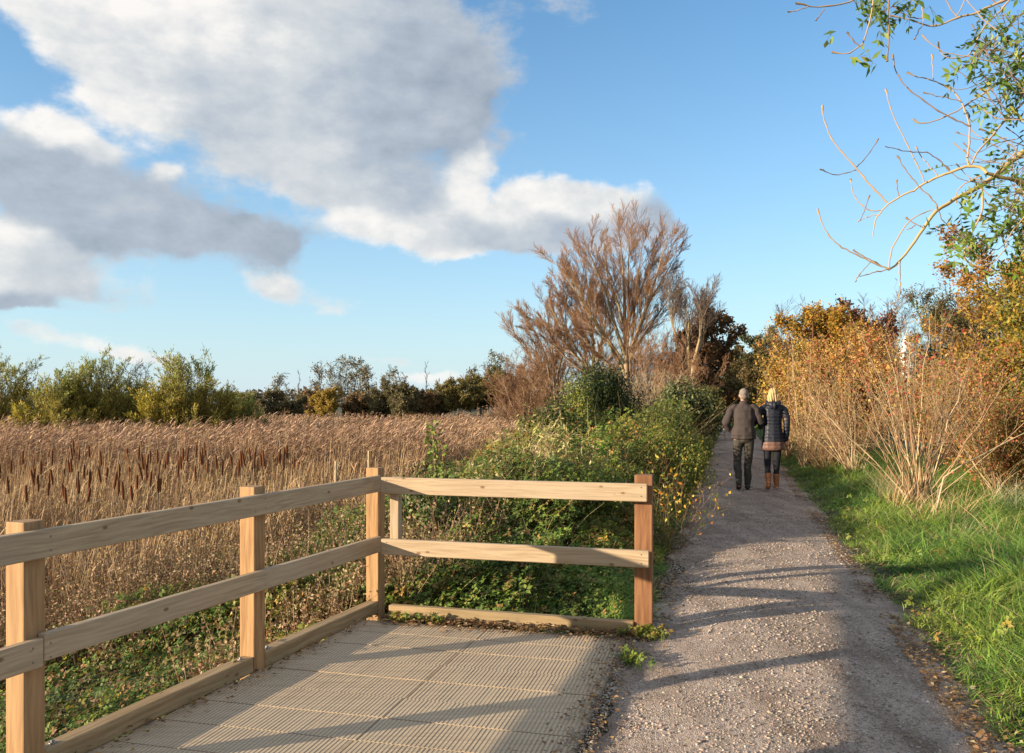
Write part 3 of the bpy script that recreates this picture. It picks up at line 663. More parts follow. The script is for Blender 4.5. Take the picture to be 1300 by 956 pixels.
for i, (lb, px, Y, h, sd, ns, spd, leftc) in enumerate([
        ('olive gold willow bush cut by the left edge of the picture', -8, 44, 5.0, 121, 26, 2.8, None),
        ('lower golden yellow willow bush just left of the dark green topped one', 72, 42, 3.7, 122, 20, 1.9, GOLD),
        ('rounded willow bush with darker green feathery top standing among the reeds', 126, 44, 4.7, 123, 26, 2.1, None),
        ('broad feathery willow bush nearest the row of alders on its right', 238, 44, 4.75, 124, 34, 2.5, GOLD),
        ('low brown olive willow scrub filling the gap between the two feathery bushes', 178, 47, 3.0, 125, 22, 1.8, None),
        ('low brown scrub at the right foot of the broad feathery willow', 300, 50, 2.6, 126, 18, 1.7, None)]):
    tree('willow_bush', lb, 'bush', gl(GX(px, Y), Y), h+.75, sd, wbush(int(ns*1.5), spd, OL, [3, 3, 2, 2], TOPC, 6, leftc), group='feathery willow bushes beyond the reeds')
# ---- far row of alders
rr_ = rs(7)
def alder(n=1, leaf=.5, spread=1.0, bare=False):
    return dict(stems=lambda r, h: stems(r, n, h, spread, .12, 8, .015, .1, .12), bark=(.09, .075, .06), twig=(.09, .075, .055), rmin=.022, ntrunk=1, sides=(5, 3, 3, 3, 3),
        levels=[dict(m=16, t0=.3, ang=1.05, lr=.24, up=.15, wig=.15, K=4, rr=.4, fall=.45), dict(m=7, t0=.2, ang=.8, lr=.5, up=.1, wig=.2, K=3, rr=.6)],
        leaves=[] if bare else [dict(n=5, keep=leaf, L=.27, W=.18, cols=[(.2, .18, .09), (.17, .15, .08), (.26, .19, .09)], off=.22, along=.2, rand=.8, clump=.6, cthr=.42)])
AL = [(349, 472, 1, .5, 'open airy alder at the left end of the far alder row'), (378, 468, 0, 0, 'thin bare poplar pole beside the leftmost alder'),
      (405, 463, 1, .45, 'wide see through alder, second along the far row'), (417, 460, 1, .4, 'slim alder with a pointed top inside the tallest clump of the far row'),
      (435, 458, 1, .4, 'tallest slim alder of the far row'), (446, 458, 1, .45, 'slender alder touching the tallest alder on its right'),
      (459, 462, 1, .6, 'alder with a bushy head left of the dense round headed one'), (470, 464, 1, .95, 'dense round headed alder at the right end of the tall clump'),
      (486, 486, 1, .5, 'small ragged alder right of the dense round headed one'), (497, 474, 1, .5, 'spiky topped alder standing alone between two clumps'), (509, 480, 1, .4, 'thin crooked alder next to the spiky topped one'),
      (541, 470, 0, 0, 'dead broken trunk standing bare on the horizon'), (553, 488, 1, .3, 'little bare headed tree beside the dead trunk'), (571, 494, 1, .3, 'lowest thin tree on the far horizon'),
      (586, 484, 1, .45, 'small spreading alder left of the tall one by the bare willows'), (601, 478, 1, .5, 'mid sized alder left of the tall one by the bare willows'),
      (628, 463, 1, .7, 'tall alder closest to the bare willow group'), (615, 474, 1, .5, 'alder tucked between two others near the bare willows'), (645, 470, 1, .5, 'alder half hidden by the edge of the bare willow group'),
      (358, 482, 1, .4, 'thin alder leaning by the leftmost airy alder'), (178, 462, 1, 0, 'distant round grey bare tree seen between two feathery willow bushes')]
for i, (px, py, isA, lf, lb) in enumerate(AL):
    Y = 118+rr_.uniform(-8, 8); x_ = GX(px, Y); h = GZ(py, Y)+1.0
    if isA and lf > 0: tree('alder_tree', lb, 'tree', gl(x_, Y), h, 200+i, alder(1 if h < 6 else 2, lf, .9), group='alders on the far edge of the marsh')
    elif isA: tree('ash_tree', lb, 'tree', gl(x_, Y), h, 200+i, alder(5, 0, 2.2, True))
    else: tree('dead_tree', lb, 'tree', gl(x_, Y), h, 200+i, dict(alder(1, 0, .15, True), levels=[dict(m=14, t0=.25, ang=.5, lr=.12, up=.4, wig=.2, K=4, rr=.5, fall=.4), dict(m=3, t0=.2, ang=.6, lr=.5, up=.3, K=3)]))
# shrubs at their feet
SH = [(318, 505, 6, 'o', 'dark low shrub at the left start of the far scrub line'), (342, 503, 7, 'd', 'dark scrub under the leftmost airy alder'), (372, 508, 6, 'd', 'dull green scrub below the bare poplar pole'),
      (398, 502, 6, 'b', 'brown scrub left of the golden one'), (412, 500, 6, 'g', 'small golden topped shrub under the wide alder'), (440, 506, 10, 'b', 'wide warm brown scrub mound below the tallest alder'),
      (468, 505, 5, 'd', 'dark scrub under the dense round headed alder'), (477, 511, 5, 'y', 'yellow green rounded shrub in the far scrub line'), (496, 492, 8, 'd', 'tall dark scrub mound behind the yellow green shrub'),
      (515, 494, 6, 'd', 'dark scrub mound left of the bright green shrub'), (524, 503, 7, 'y2', 'bright green shrub in the middle of the far scrub line'), (538, 503, 5, 'b', 'purple brown scrub under the dead trunk'),
      (560, 502, 8, 'd', 'low dark scrub right of the dead trunk'), (585, 500, 8, 'o', 'olive scrub under the small spreading alder'), (612, 494, 9, 'o', 'tall olive scrub near the bare willow group'),
      (634, 488, 8, 'og', 'olive green dome of scrub against the bare willow group'), (655, 492, 7, 'b', 'brown scrub behind the sloping sallow')]
PC = dict(d=[(.17, .15, .07), (.21, .16, .08), (.14, .13, .06)], o=[(.24, .19, .06), (.18, .15, .05)], b=[(.26, .165, .07), (.2, .13, .06)], g=[(.42, .28, .05), (.3, .21, .05)],
          y=[(.34, .32, .05), (.26, .25, .045)], y2=[(.22, .26, .045), (.16, .19, .04)], og=[(.17, .165, .045), (.21, .18, .05)])
for i, (px, py, w, c, lb) in enumerate(SH):
    Y = 100+rr_.uniform(-6, 6); h = GZ(py, Y)+1.2
    tree('scrub_bush', lb, 'bush', gl(GX(px, Y), Y), h, 240+i, dict(leafy(7, w*.16*1.6, PC[c], L=.24, Wd=.14, n=12, m=(9, 6, 4), r0=.05, tw=PC[c][0]), rmin=.015), group='scrub along the far edge of the marsh')
# wood on the horizon, one far-off mass of crowns
r = rs(31); Gw = Geo(); n = 20000
X = r.uniform(-330, 260, n); Yw = 250+r.uniform(-25, 25, n); hh = (2.6+4.2*fbm(X/16, X*0, 40)+1.4*vn(X/3.5, X*0, 41))*sm(330, 200, np.abs(X+20))
zz = -1+hh*np.sqrt(r.rand(n))
Gw.leaves(np.stack([X, Yw, zz], -1), rdir(r, n), rdir(r, n), r.uniform(.8, 1.9, n), r.uniform(.6, 1.3, n), pal(r, n, [(.12, .11, .09), (.14, .12, .1), (.1, .1, .075), (.15, .12, .09)]))
tag(Gw.build('far_woods', M_leaf), 'dim brown woodland along the horizon behind the marsh', 'woodland', kind='stuff')
# ---- right side distance
tree('maple_tree', 'golden orange maple showing behind the tall dark seed heads', 'tree', gl(GX(1075, 34), 34), 5.2, 301, leafy(4, 1.7, [(.42, .24, .03), (.32, .2, .035), (.23, .17, .035), (.38, .17, .03)], L=.12, Wd=.09, n=11, m=(12, 9, 6), r0=.07))
tree('maple_tree', 'small yellow leaved sapling just right of the walking woman', 'tree', gl(GX(1010, 28), 28), 3.3, 302, leafy(5, 1.0, [(.42, .26, .03), (.3, .2, .04), (.2, .14, .04)], L=.1, Wd=.07, n=5, m=(9, 7, 5), r0=.03))
tree('beech_tree', 'dark copper leaved tree left of the white turret', 'tree', gl(GX(1100, 52), 52), 6.9, 303, leafy(4, 1.2, [(.15, .055, .03), (.22, .085, .04), (.1, .05, .03)], L=.17, Wd=.12, n=7, m=(12, 9, 6)))
tree('bare_tree', 'bare purple brown tree rising highest behind the copper leaved tree', 'tree', gl(GX(1108, 62), 62), 8.9, 304, big_spec(6, 1.6, tw=(.19, .11, .10), m=(11, 9, 7), r0=.1))
tree('bare_tree', 'grey bare tree on the skyline right of the white turret', 'tree', gl(GX(1183, 76), 76), 9.3, 305, big_spec(5, 2.2, tw=(.14, .12, .12), m=(11, 9, 6), r0=.1))
tree('bare_tree', 'grey bare tree on the skyline nearest the golden field maple', 'tree', gl(GX(1218, 74), 74), 9.6, 306, big_spec(6, 2.4, tw=(.14, .12, .12), m=(11, 9, 6), r0=.1))
tree('bare_tree', 'faint bare trees left of the tall dark seed heads', 'tree', gl(GX(1008, 66), 66), 8.6, 307, big_spec(4, 1.5, tw=(.15, .12, .11), m=(9, 8, 6), r0=.08))
tree('willow_tree', 'olive green twiggy willow behind the left flank of the golden field maple', 'tree', gl(GX(1215, 36), 36), 5.7, 308, leafy(7, 2.2, [(.13, .12, .04), (.18, .14, .05), (.1, .09, .035)], L=.16, Wd=.05, n=4, m=(12, 9, 7), tw=(.2, .15, .08), r0=.06, up=.3))
tree('field_maple', 'tall golden field maple filling the right edge of the picture', 'tree', gl(GX(1292, 17.5), 17.5), 5.0, 309,
     leafy(4, 1.0, [(.42, .25, .025), (.34, .21, .03), (.22, .17, .03), (.3, .13, .03)], [4, 3, 2, 1.5], L=.075, Wd=.055, n=10, m=(13, 9, 6), r0=.06, tw=(.2, .13, .07), rmin=.004, lf=dict(topc=[(.33, .15, .06), (.4, .2, .06)], topk=.6, off=.06)))
tree('field_maple', 'shorter green and gold field maple right of the red leaved shrub', 'tree', gl(GX(1345, 14.5), 14.5), 4.6, 310,
     leafy(4, 1.1, [(.36, .24, .03), (.25, .2, .03), (.14, .15, .03)], L=.07, Wd=.05, n=9, m=(12, 8, 6), r0=.05, tw=(.2, .13, .07), rmin=.004))
for i, (px, Y, h, cs_, lb) in enumerate([
        (1225, 19, 2.35, [(.2, .16, .04), (.34, .17, .05), (.14, .14, .035), (.4, .1, .05)], 'olive and brown hedge bush directly behind the red leaved shrub'),
        (1245, 16, 2.1, [(.24, .18, .04), (.18, .17, .04), (.4, .2, .05), (.36, .1, .05)], 'olive hedge bush under the golden field maple'),
        (1070, 21, 2.9, [(.36, .2, .06), (.2, .15, .04), (.36, .12, .05), (.42, .27, .06)], 'brown hedge bush left of the red leaved shrub'),
        (1050, 23, 2.9, [(.38, .23, .06), (.22, .17, .045), (.42, .28, .05), (.36, .14, .05)], 'tan hedge bush behind the tall dark seed heads'),
        (1300, 12.5, 1.5, [(.22, .19, .045), (.3, .2, .06), (.38, .12, .05)], 'low tangled olive bush at the right edge of the picture'),
        (1040, 40, 3.6, [(.09, .08, .03), (.16, .1, .04)], 'dark hedge bush furthest along the right side of the path'),
        (1145, 33, 2.3, [(.16, .13, .04), (.26, .13, .05), (.12, .12, .03)], 'brown green hedge bush in front of the white turret')]):
    tree('hedge_bush', lb, 'bush', gl(GX(px, Y), Y), h, 330+i, leafy(12, 1.5*Y/22, [tuple(1.25*q for q in c_) for c_ in cs_], L=.075*Y/20, Wd=.04*Y/20, n=8, m=(10, 8, 6), r0=.02, tw=(.24, .17, .1), rmin=.005, up=.25), group='hedge bushes right of the path')
# ---- house with a white pointed turret
def simple(name, V, Fq, mat, parent, C=(1, 1, 1)):
    me = bpy.data.meshes.new(name); me.from_pydata([tuple(v) for v in V], [], Fq); me.materials.append(mat); me.update()
    o = bpy.data.objects.new(name, me); col.objects.link(o); o.parent = parent; return o
M_white = mat_noise('white_paint', (.74, .74, .72), (.82, .82, .8), 3, .6, .05)
M_slate = mat_noise('slate', (.09, .1, .12), (.14, .15, .17), 20, .6, .3, stretch=(1, 1, 3))
M_glass = mat_noise('dark_glass', (.02, .025, .035), (.03, .035, .045), 2, .1, 0, spec=.5)
Yh = 88; hx = GX(1148, Yh)
house = empty('house', (hx, Yh, 0), 'white house with slate roof and pointed white turret glimpsed through the shrub', 'house')
def bx(x0, x1, y0, y1, z0, z1):
    return ([(x0, y0, z0), (x1, y0, z0), (x1, y1, z0), (x0, y1, z0), (x0, y0, z1), (x1, y0, z1), (x1, y1, z1), (x0, y1, z1)], [tuple(q) for q in FQ.tolist()])
V, Q = bx(-4.2, 4.4, 0, 6, 0, 4.6); simple('wall', V, Q, M_white, house)
V = [(-4.5, -.3, 4.55), (4.7, -.3, 4.55), (4.7, 6.3, 4.55), (-4.5, 6.3, 4.55), (-4.5, 3, 6.5), (4.7, 3, 6.5)]
simple('roof', V, [(0, 1, 5, 4), (2, 3, 4, 5), (1, 2, 5), (3, 0, 4), (0, 3, 2, 1)], M_slate, house)
V, Q = bx(-.45, .45, -1.0, -.1, 0, 6.9); t_ = simple('turret', V, Q, M_white, house)
V = [(-.62, -1.17, 6.85), (.62, -1.17, 6.85), (.62, .07, 6.85), (-.62, .07, 6.85), (0, -.55, 9.3)]
simple('spire', V, [(0, 1, 4), (1, 2, 4), (2, 3, 4), (3, 0, 4), (0, 3, 2, 1)], M_white, t_)
for (wx, wy, z0, z1, w_) in ((-1.5, -.04, 3.3, 4.3, .9), (-3.1, -.04, 3.3, 4.3, .9), (1.9, -.04, 3.3, 4.3, .9)):
    V, Q = bx(wx-w_/2, wx+w_/2, wy, .02, z0, z1); f_ = simple('window', V, Q, M_white, house)
    V, Q = bx(wx-w_/2+.08, wx+w_/2-.08, wy-.015, wy+.01, z0+.08, z1-.08); simple('pane', V, Q, M_glass, f_)
V, Q = bx(-.24, .24, -1.03, -.98, 5.3, 6.5); f_ = simple('window', V, Q, M_white, t_)
V, Q = bx(-.16, .16, -1.05, -1.02, 5.4, 6.4)
# ================================================================== marsh: reeds, bulrushes
r = rs(51)
STRAW = [(.44, .29, .155), (.36, .23, .12), (.50, .36, .2), (.27, .16, .09)]
def reed_pts(r, N, y0, y1, sedge0, sedge1, xmax=1.25):
    """points left of the marsh edge, denser nearby"""
    Y = y0*np.exp(r.rand(N)*math.log(y1/y0)*1.0)
    e = np.interp(Y, [8, 12, 16, 30, 60, 100], [-6.2, -6.6, -7.2, -7.2, -8, -10])+(fbm(Y*.3, Y*0, 61)-.5)*2
    xr = e+SL*Y; xl = -.64*Y-1.5
    k = xr > xl; u = r.rand(N); X = xl+(xr-xl)*u
    return X[k], Y[k]
# two depths: low near stand with straight leaves, taller feathery stand behind
def reeds(r, N, y0, y1, hfun, plume, leafn, cols, wide, name):
    G = Geo(); X, Y = reed_pts(r, N, y0, y1, 0, 0); N = len(X); z = ground(X, Y)
    h = hfun(X, Y)*r.uniform(.62, 1.18, N)*(.85+.3*vn(X*2.2, Y*2.2, 66))
    b = np.stack([X, Y, z], -1); lean = r.normal(size=(N, 3))*.07; lean[:, 0] += .07; lean[:, 2] = 1
    d = nrm(lean); bend = r.normal(size=(N, 3))*.05; bend[:, 0] += .05; bend[:, 2] = -.03
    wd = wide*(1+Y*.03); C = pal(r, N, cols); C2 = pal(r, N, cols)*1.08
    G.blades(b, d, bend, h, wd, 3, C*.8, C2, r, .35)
    for k in range(leafn):
        t = r.uniform(.15, .85, N); p = b+d*(h*t)[:, None]+bend*(h*t*t)[:, None]
        dd = nrm(r.normal(size=(N, 3))*np.array([.8, .8, .2])+np.array([.25, 0, .95])); bn = np.stack([r.normal(0, .25, N)+.2, r.normal(0, .2, N), -r.uniform(.1, .9, N)], -1)
        c = pal(r, N, cols); G.blades(p, dd, bn, h*r.uniform(.16, .34, N), wd*1.5, 3, c, c, r, .1)
    if plume:
        top = b+d*h[:, None]+bend*h[:, None]
        for k in range(plume):
            n = N; dd = nrm(np.stack([r.uniform(.15, .9, n), r.normal(0, .3, n), r.uniform(.3, 1, n)], -1)); bn = np.stack([r.uniform(.1, .5, n), r.normal(0, .1, n), -r.uniform(.2, .7, n)], -1)
            c = pal(r, n, [(.46, .295, .185), (.33, .20, .13), (.58, .40, .27), (.22, .13, .09)])
            G.blades(top-d*(r.uniform(0, .16, n))[:, None], dd, bn, r.uniform(.14, .30, n), wd*2.3, 3, c, c, r, .15)
    return G
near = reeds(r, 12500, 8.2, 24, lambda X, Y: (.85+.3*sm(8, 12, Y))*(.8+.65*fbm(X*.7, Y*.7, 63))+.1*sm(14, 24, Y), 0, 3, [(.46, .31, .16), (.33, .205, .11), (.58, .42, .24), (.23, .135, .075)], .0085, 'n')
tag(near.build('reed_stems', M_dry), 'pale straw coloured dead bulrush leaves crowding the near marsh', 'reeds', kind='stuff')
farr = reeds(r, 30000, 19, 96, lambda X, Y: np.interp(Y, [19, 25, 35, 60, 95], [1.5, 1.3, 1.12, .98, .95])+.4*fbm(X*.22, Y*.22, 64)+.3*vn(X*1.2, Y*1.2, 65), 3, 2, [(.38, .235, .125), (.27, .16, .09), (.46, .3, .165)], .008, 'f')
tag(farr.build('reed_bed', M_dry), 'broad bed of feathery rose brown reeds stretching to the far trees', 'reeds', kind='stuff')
# dead dark litter standing between reeds
n = 22000; X, Y = reed_pts(r, n, 7.6, 70, 0, 0); n = len(X); G = Geo(); z = ground(X, Y)
a = r.normal(size=(n, 3)); a[:, 2] = np.abs(a[:, 2])*.5; c = pal(r, n, [(.2, .125, .07), (.13, .085, .05), (.3, .2, .11)])
G.blades(np.stack([X, Y, z+r.uniform(0, .5, n)], -1), nrm(a), r.normal(size=(n, 3))*.2, r.uniform(.3, .8, n), .012*(1+Y*.04), 2, c, c, r, .3)
tag(G.build('dead_reed_litter', M_dry), 'tangled dark brown litter between the reed stems', 'reeds', kind='stuff')
# bulrush (reedmace) heads, one object each: stalk and cigar shaped head
M_head = mat_foliage('bulrush_head', 0, .9, .1)
def bulrush_proto(h, hl, seed, tilt):
    r = rs(seed); root = empty('bulrush', (0, 0, 0), 'x', 'bulrush', 'dark brown bulrush heads in the near marsh')
    G = Geo(); K = 6; t = np.linspace(0, 1, K); P = np.stack([tilt*t**2*h, 0*t, t*(h+.12)], -1)[None]
    G.tubes(P, np.full((1, K), .006)*(1-.4*t), 5, np.array([[.4, .28, .15]])); G.build('stalk', M_dry, root)
    G = Geo(); t = np.linspace(0, 1, 8); zc = h-hl+hl*t; R = .017*np.array([.35, .85, 1, 1, 1, .98, .85, .3])
    P = np.stack([tilt*(zc/h)**2*h, 0*t, zc], -1)[None]; G.tubes(P, R[None], 8, np.array([[.115, .045, .02]])); G.build('head', M_head, root)
    return root
# measured positions of the heads that show: px, py of head centre, distance
BL = [(112, 566, 15), (118, 570, 15), (145, 595, 12.6), (148, 598, 12.4), (158, 593, 12.8), (184, 598, 12.2), (189, 590, 12.6), (191, 594, 12.4), (181, 604, 12), (201, 610, 12), (150, 613, 11.6), (110, 612, 11.6), (116, 615, 11.4), (66, 600, 12.4), (69, 604, 12.2),
      (74, 600, 12.6), (32, 598, 13), (96, 563, 16), (104, 565, 16), (138, 577, 14.5), (166, 573, 15), (171, 571, 15), (176, 580, 14), (195, 577, 14.5), (200, 576, 14.8), (226, 570, 16), (229, 572, 15.8), (240, 566, 16.4), (263, 565, 16.8), (283, 582, 14), (281, 587, 13.8),
      (310, 580, 14.4), (313, 576, 14.6), (317, 578, 14.4), (328, 575, 15), (323, 573, 15.2), (338, 580, 14.6), (344, 576, 15), (352, 572, 15.8), (357, 575, 15.4), (365, 582, 14.8), (236, 584, 14.2), (218, 590, 13.4), (249, 598, 12.8), (90, 580, 14), (52, 590, 13.4), (128, 604, 12),
      (20, 610, 12), (8, 592, 13.6), (162, 618, 11.4), (175, 622, 11.2), (206, 588, 13.2), (213, 577, 14.8), (298, 590, 13.4), (372, 590, 14.2), (270, 577, 14.8), (86, 622, 11.2), (40, 622, 11.3)]
def where(px, py):
    return None
r = rs(53)
for _ in range(22): BL.append((r.uniform(0, 215), r.uniform(566, 626), 0))
for _ in range(8): BL.append((r.uniform(215, 400), r.uniform(568, 592), 0))
BL = [(a, b, c if c else float(np.interp(b, [562, 626], [16.2, 11.0]))+r.uniform(-.4, .4)) for a, b, c in BL]
r = rs(52); seen = {}
protos = [bulrush_proto(1.0, .17, 1, .03), bulrush_proto(1.0, .15, 2, -.04)]
pk = [[c for c in p.children] for p in protos]
order = sorted(range(len(BL)), key=lambda i: BL[i][0])
for n_, i in enumerate(order):
    px, py, Y = BL[i]; X = GX(px, Y); z = float(ground(X, Y)); hz_ = GZ(py, Y)+.08-z
    k = n_ % 2
    if n_ < 2: o = protos[k]
    else:
        o = protos[k].copy(); col.objects.link(o)
        for c in pk[k]:
            c2 = c.copy(); col.objects.link(c2); c2.parent = o
    o.location = (X, Y, z); o.scale = (1.1, 1.1, max(hz_, .5)); o.rotation_euler = (r.normal(0, .06), r.normal(.02, .08), r.uniform(0, 6.3))
    o['label'] = ('slim dark brown bulrush head standing among the straw reeds beyond the left fence', 'dark brown bulrush head nearer the fence, rising from pale straw stems')[0 if Y > 13 else 1]

# ================================================================== ground cover on the bank
LEAFG = [(.075, .135, .02), (.05, .10, .018), (.11, .17, .03), (.035, .065, .016)]
def cover(r, N, y0, y1, s0, s1, hf, size, cols, ps, lay=.4, yp=1.0, clump=2.2, thr=.0, up=.5, asp=.62, kfun=None):
    """leaves over a mass of height hf; returns arrays"""
    u = r.rand(N); Y = y0*np.exp(u*math.log(y1/y0)) if yp else r.uniform(y0, y1, N)
    s = r.uniform(s0, s1, N); X = s+path_c(Y)-.36
    if kfun is not None:
        k = kfun(X, Y, s); X, Y, s = X[k], Y[k], s[k]
    H = hf(X, Y, s); k = H > .02; X, Y, H = X[k], Y[k], H[k]; N = len(X)
    z = ground(X, Y)+H*r.rand(N)**lay
    return X, Y, z, H
def add_leaves(G, r, X, Y, z, size, cols, ps, asp=.6, up=.5, grow_=.045, per=1, jit=.25):
    N = len(X); c = np.stack([X, Y, z], -1); d = rdir(r, N, -.5, .5); n = nrm(rdir(r, N)*.9+np.array([-.25, -.25, .8]))
    sz = size*(1+Y*grow_)*r.uniform(.55, 1.3, N)
    G.leaves(c, d, n, sz, sz*asp, pal(r, N, cols, ps, jit))
def compound(G, r, X, Y, z, size, cols, ps, k=3, asp=.62, grow_=.045):
    """bramble-like sprays: k leaflets from one point facing the light"""
    N = len(X); n = nrm(rdir(r, N)*.6+np.array([-.35, -.2, .8])); a0 = r.uniform(0, 2*PI, N); C = pal(r, N, cols, ps, .22); sz = size*(1+Y*grow_)*r.uniform(.6, 1.3, N)
    pn = fbm(X*.7+9, Y*.7, 131)[:, None]; C = C*(.45+.95*vn(X*2.3, Y*2.3, 132)[:, None]); bw = sm(.52, .68, pn)*.55; C = C*(1-bw)+C*np.array([1.9, 1.15, .9])*bw; C = np.clip(C, 0, 1)
    t = nrm(np.cross(n, rdir(r, N))); b = np.cross(n, t); c = np.stack([X, Y, z], -1)
    for j in range(k):
        a = (j-(k-1)/2)*(1.25 if k == 3 else .9)+r.normal(0, .15, N)
        d = nrm(t*np.cos(a)[:, None]+b*np.sin(a)[:, None]-n*.15)
        G.leaves(c+d*(sz*.15)[:, None], d, n, sz*(1.05 if j == k//2 else .85), sz*asp, C)
# mass height beside the path
def bankH(X, Y, s):
    h = np.interp(Y, [5.9, 6.8, 8.5, 10.5, 14, 20, 30, 50], [.16, .32, .62, .95, 1.2, 1.35, 1.45, 1.5])
    lump = .3+1.15*fbm(X*.9, Y*.9, 71)+.42*(vn(X*3, Y*3, 72)-.5)
    e = sm(-.62, -1.35, s)*sm(-5.6, -4.0, s)
    nearpath = np.interp(Y, [6, 9, 14], [.35, .7, 1]); e = e*(nearpath*(s > -1.6)+(s <= -1.6)+0)
    return np.maximum(h*lump*e, .0)*(Y > 5.95+.25*np.maximum(-s-.6, 0))
r = rs(73); G = Geo()
X, Y, z, H = cover(r, 98000, 6.0, 48, -5.2, -.62, bankH, 0, 0, 0, lay=.3)
mixk = fbm(X*.8, Y*.8, 75)
compound(G, r, X, Y, z, .034, [(.12, .19, .03), (.085, .14, .025), (.18, .23, .04), (.24, .21, .05), (.34, .21, .07)], [4, 3.2, 2.4, 1.3, .9])
tag(G.build('bramble_undergrowth', M_leaf), 'tangled green bramble and nettle undergrowth on the bank left of the path', 'undergrowth', kind='stuff')
# dark stems and dead twigs inside it
G = Geo(); X, Y, z, H = cover(r, 9000, 6.0, 40, -5, -.75, bankH, 0, 0, 0, lay=1)
N = len(X); b = np.stack([X, Y, ground(X, Y)], -1); d = nrm(r.normal(size=(N, 3))*np.array([.5, .5, .1])+np.array([0, 0, 1])); bn = r.normal(size=(N, 3))*.3; bn[:, 2] = -np.abs(bn[:, 2])
c = pal(r, N, [(.2, .12, .06), (.3, .2, .1), (.13, .13, .04), (.38, .28, .15)]); G.blades(b, d, bn, H*r.uniform(.9, 1.6, N), .006*(1+Y*.04), 4, c, c, r, .3)
tag(G.build('dead_stems', M_dry), 'thin brown bramble canes and dry stalks poking through the undergrowth', 'stems', kind='stuff')
# cover of leaves between the fence and the marsh
def lowH(X, Y, s):
    fl = lineL(Y); dist = (fl-X)
    g_ = (.04+.38*fbm(X*1.1, Y*1.1, 81)**1.3+.16*(vn(X*4, Y*4, 82)))
    k = (dist > .12) | (Y > 6.5)
    return g_*k*sm(-12.5, -8.5, s)*(s < -2.0)*np.where(Y > 6.2, sm(-3.2, -5.0, s)+.35, 1)
def k_left(X, Y, s): return (X > -.66*Y-.8)
G = Geo(); X, Y, z, H = cover(r, 150000, 2.2, 15, -10.5, -2.3, lowH, 0, 0, 0, lay=.45, kfun=k_left)
br = fbm(X*.8+3, Y*.8, 83)*1.25-.13+.5*sm(-4.6, -8.0, X-SL*Y)-.12*sm(9, 4, Y)     # browner towards the marsh
k = br < .54+.16*(r.rand(len(X))-.5)
compound(G, r, X[k], Y[k], z[k], .03, [(.11, .18, .03), (.075, .13, .023), (.17, .23, .04), (.26, .25, .045), (.5, .36, .04), (.28, .165, .07)], [4, 3.4, 3, 1.2, .35, 3.2], grow_=.03)
tag(G.build('ivy_ground_cover', M_leaf), 'low green bramble and ivy leaves covering the bank below the left fence', 'ground cover', kind='stuff')
G = Geo(); X2, Y2, z2 = X[~k], Y[~k], z[~k]; N = len(X2)
add_leaves(G, r, X2, Y2, z2+.08, .024, [(.27, .16, .085), (.36, .225, .13), (.2, .115, .06), (.42, .29, .18), (.14, .14, .045)], [4, 4, 3, 1.5, 1], asp=.6)
q = r.rand(N) < .42; b = np.stack([X2[q], Y2[q], ground(X2[q], Y2[q])], -1); n = len(b); d = nrm(r.normal(size=(n, 3))*.28+np.array([0, 0, 1])); bn = r.normal(size=(n, 3))*.15
c = pal(r, n, [(.24, .145, .08), (.17, .1, .055), (.34, .23, .14)]); hh = r.uniform(.3, .85, n)*(.5+.8*vn(X2[q]*1.3, Y2[q]*1.3, 135)); G.blades(b, d, bn, hh, .005*(1+Y2[q]*.04), 3, c, c, r, .4)
for kk in range(9):
    t = r.uniform(.45, 1.05, n)*hh; p = b+d*t[:, None]+bn*(t*t/hh)[:, None]
    G.leaves(p, rdir(r, n, -.2, 1), rdir(r, n), r.uniform(.015, .04, n), r.uniform(.012, .025, n), pal(r, n, [(.34, .215, .12), (.25, .155, .085), (.44, .33, .2), (.2, .17, .06)]))
tag(G.build('dry_herbs', M_dry), 'dead russet brown willowherb and dock between the fence and the reeds', 'dry herbs', kind='stuff')

# ================================================================== grass
def grass(name, label, r, X, Y, hgt, wid, cols, ps, dens_bend=.5, segs=4, dry=None, dryp=.05, gl_=.035, basez=None, wind=(.35, .05), mat=None):
    N = len(X); z = ground(X, Y) if basez is None else basez; b = np.stack([X, Y, z-.01], -1)
    cl = vn(X*2.1, Y*2.1, 91)*2*PI*1.6; cd = np.stack([np.cos(cl), np.sin(cl), 0*cl], -1)          # tufts comb the same way
    d = nrm(r.normal(size=(N, 3))*.42*np.array([1, 1, .2])+np.array([0, 0, 1])+cd*.2)
    bn = (cd*.3+r.normal(size=(N, 3))*.32+np.array([wind[0]*.5, wind[1], 0]))*dens_bend*1.5; bn[:, 2] = -r.uniform(.1, .75, N)*dens_bend*1.3
    h = hgt*(.22+1.25*fbm(X*1.9, Y*1.9, 92))*r.uniform(.45, 1.2, N)
    C = pal(r, N, cols, ps, .2); pt = (fbm(X*1.4, Y*1.4, 93)-.5)[:, None]*1.6; C = np.clip(C*(1+pt*np.array([1.0, .45, .3])), 0, 1)
    if dry is not None: k = r.rand(N) < dryp; C[k] = pal(r, int(k.sum()), dry)
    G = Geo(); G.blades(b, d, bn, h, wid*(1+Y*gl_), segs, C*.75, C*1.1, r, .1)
    return tag(G.build(name, mat or M_grass), label, 'grass', kind='stuff')
r = rs(95)
GR = [(.175, .30, .045), (.125, .23, .035), (.26, .36, .06), (.085, .16, .028)]
N = 150000; Y = 3.2*np.exp(r.rand(N)*math.log(46/3.2)); s = 1.28+3.6*r.rand(N)**1.25; X = s+path_c(Y)-.36
k = (X < .66*Y+.9) & ((s > 1.5) | (fbm(Y*1.9, Y*0, 96) > .42) | (r.rand(N) < .25)); X, Y, s = X[k], Y[k], s[k]
hg = .22+.24*sm(1.5, 2.5, s); hg = hg*np.where(s < 1.55, .55, 1)
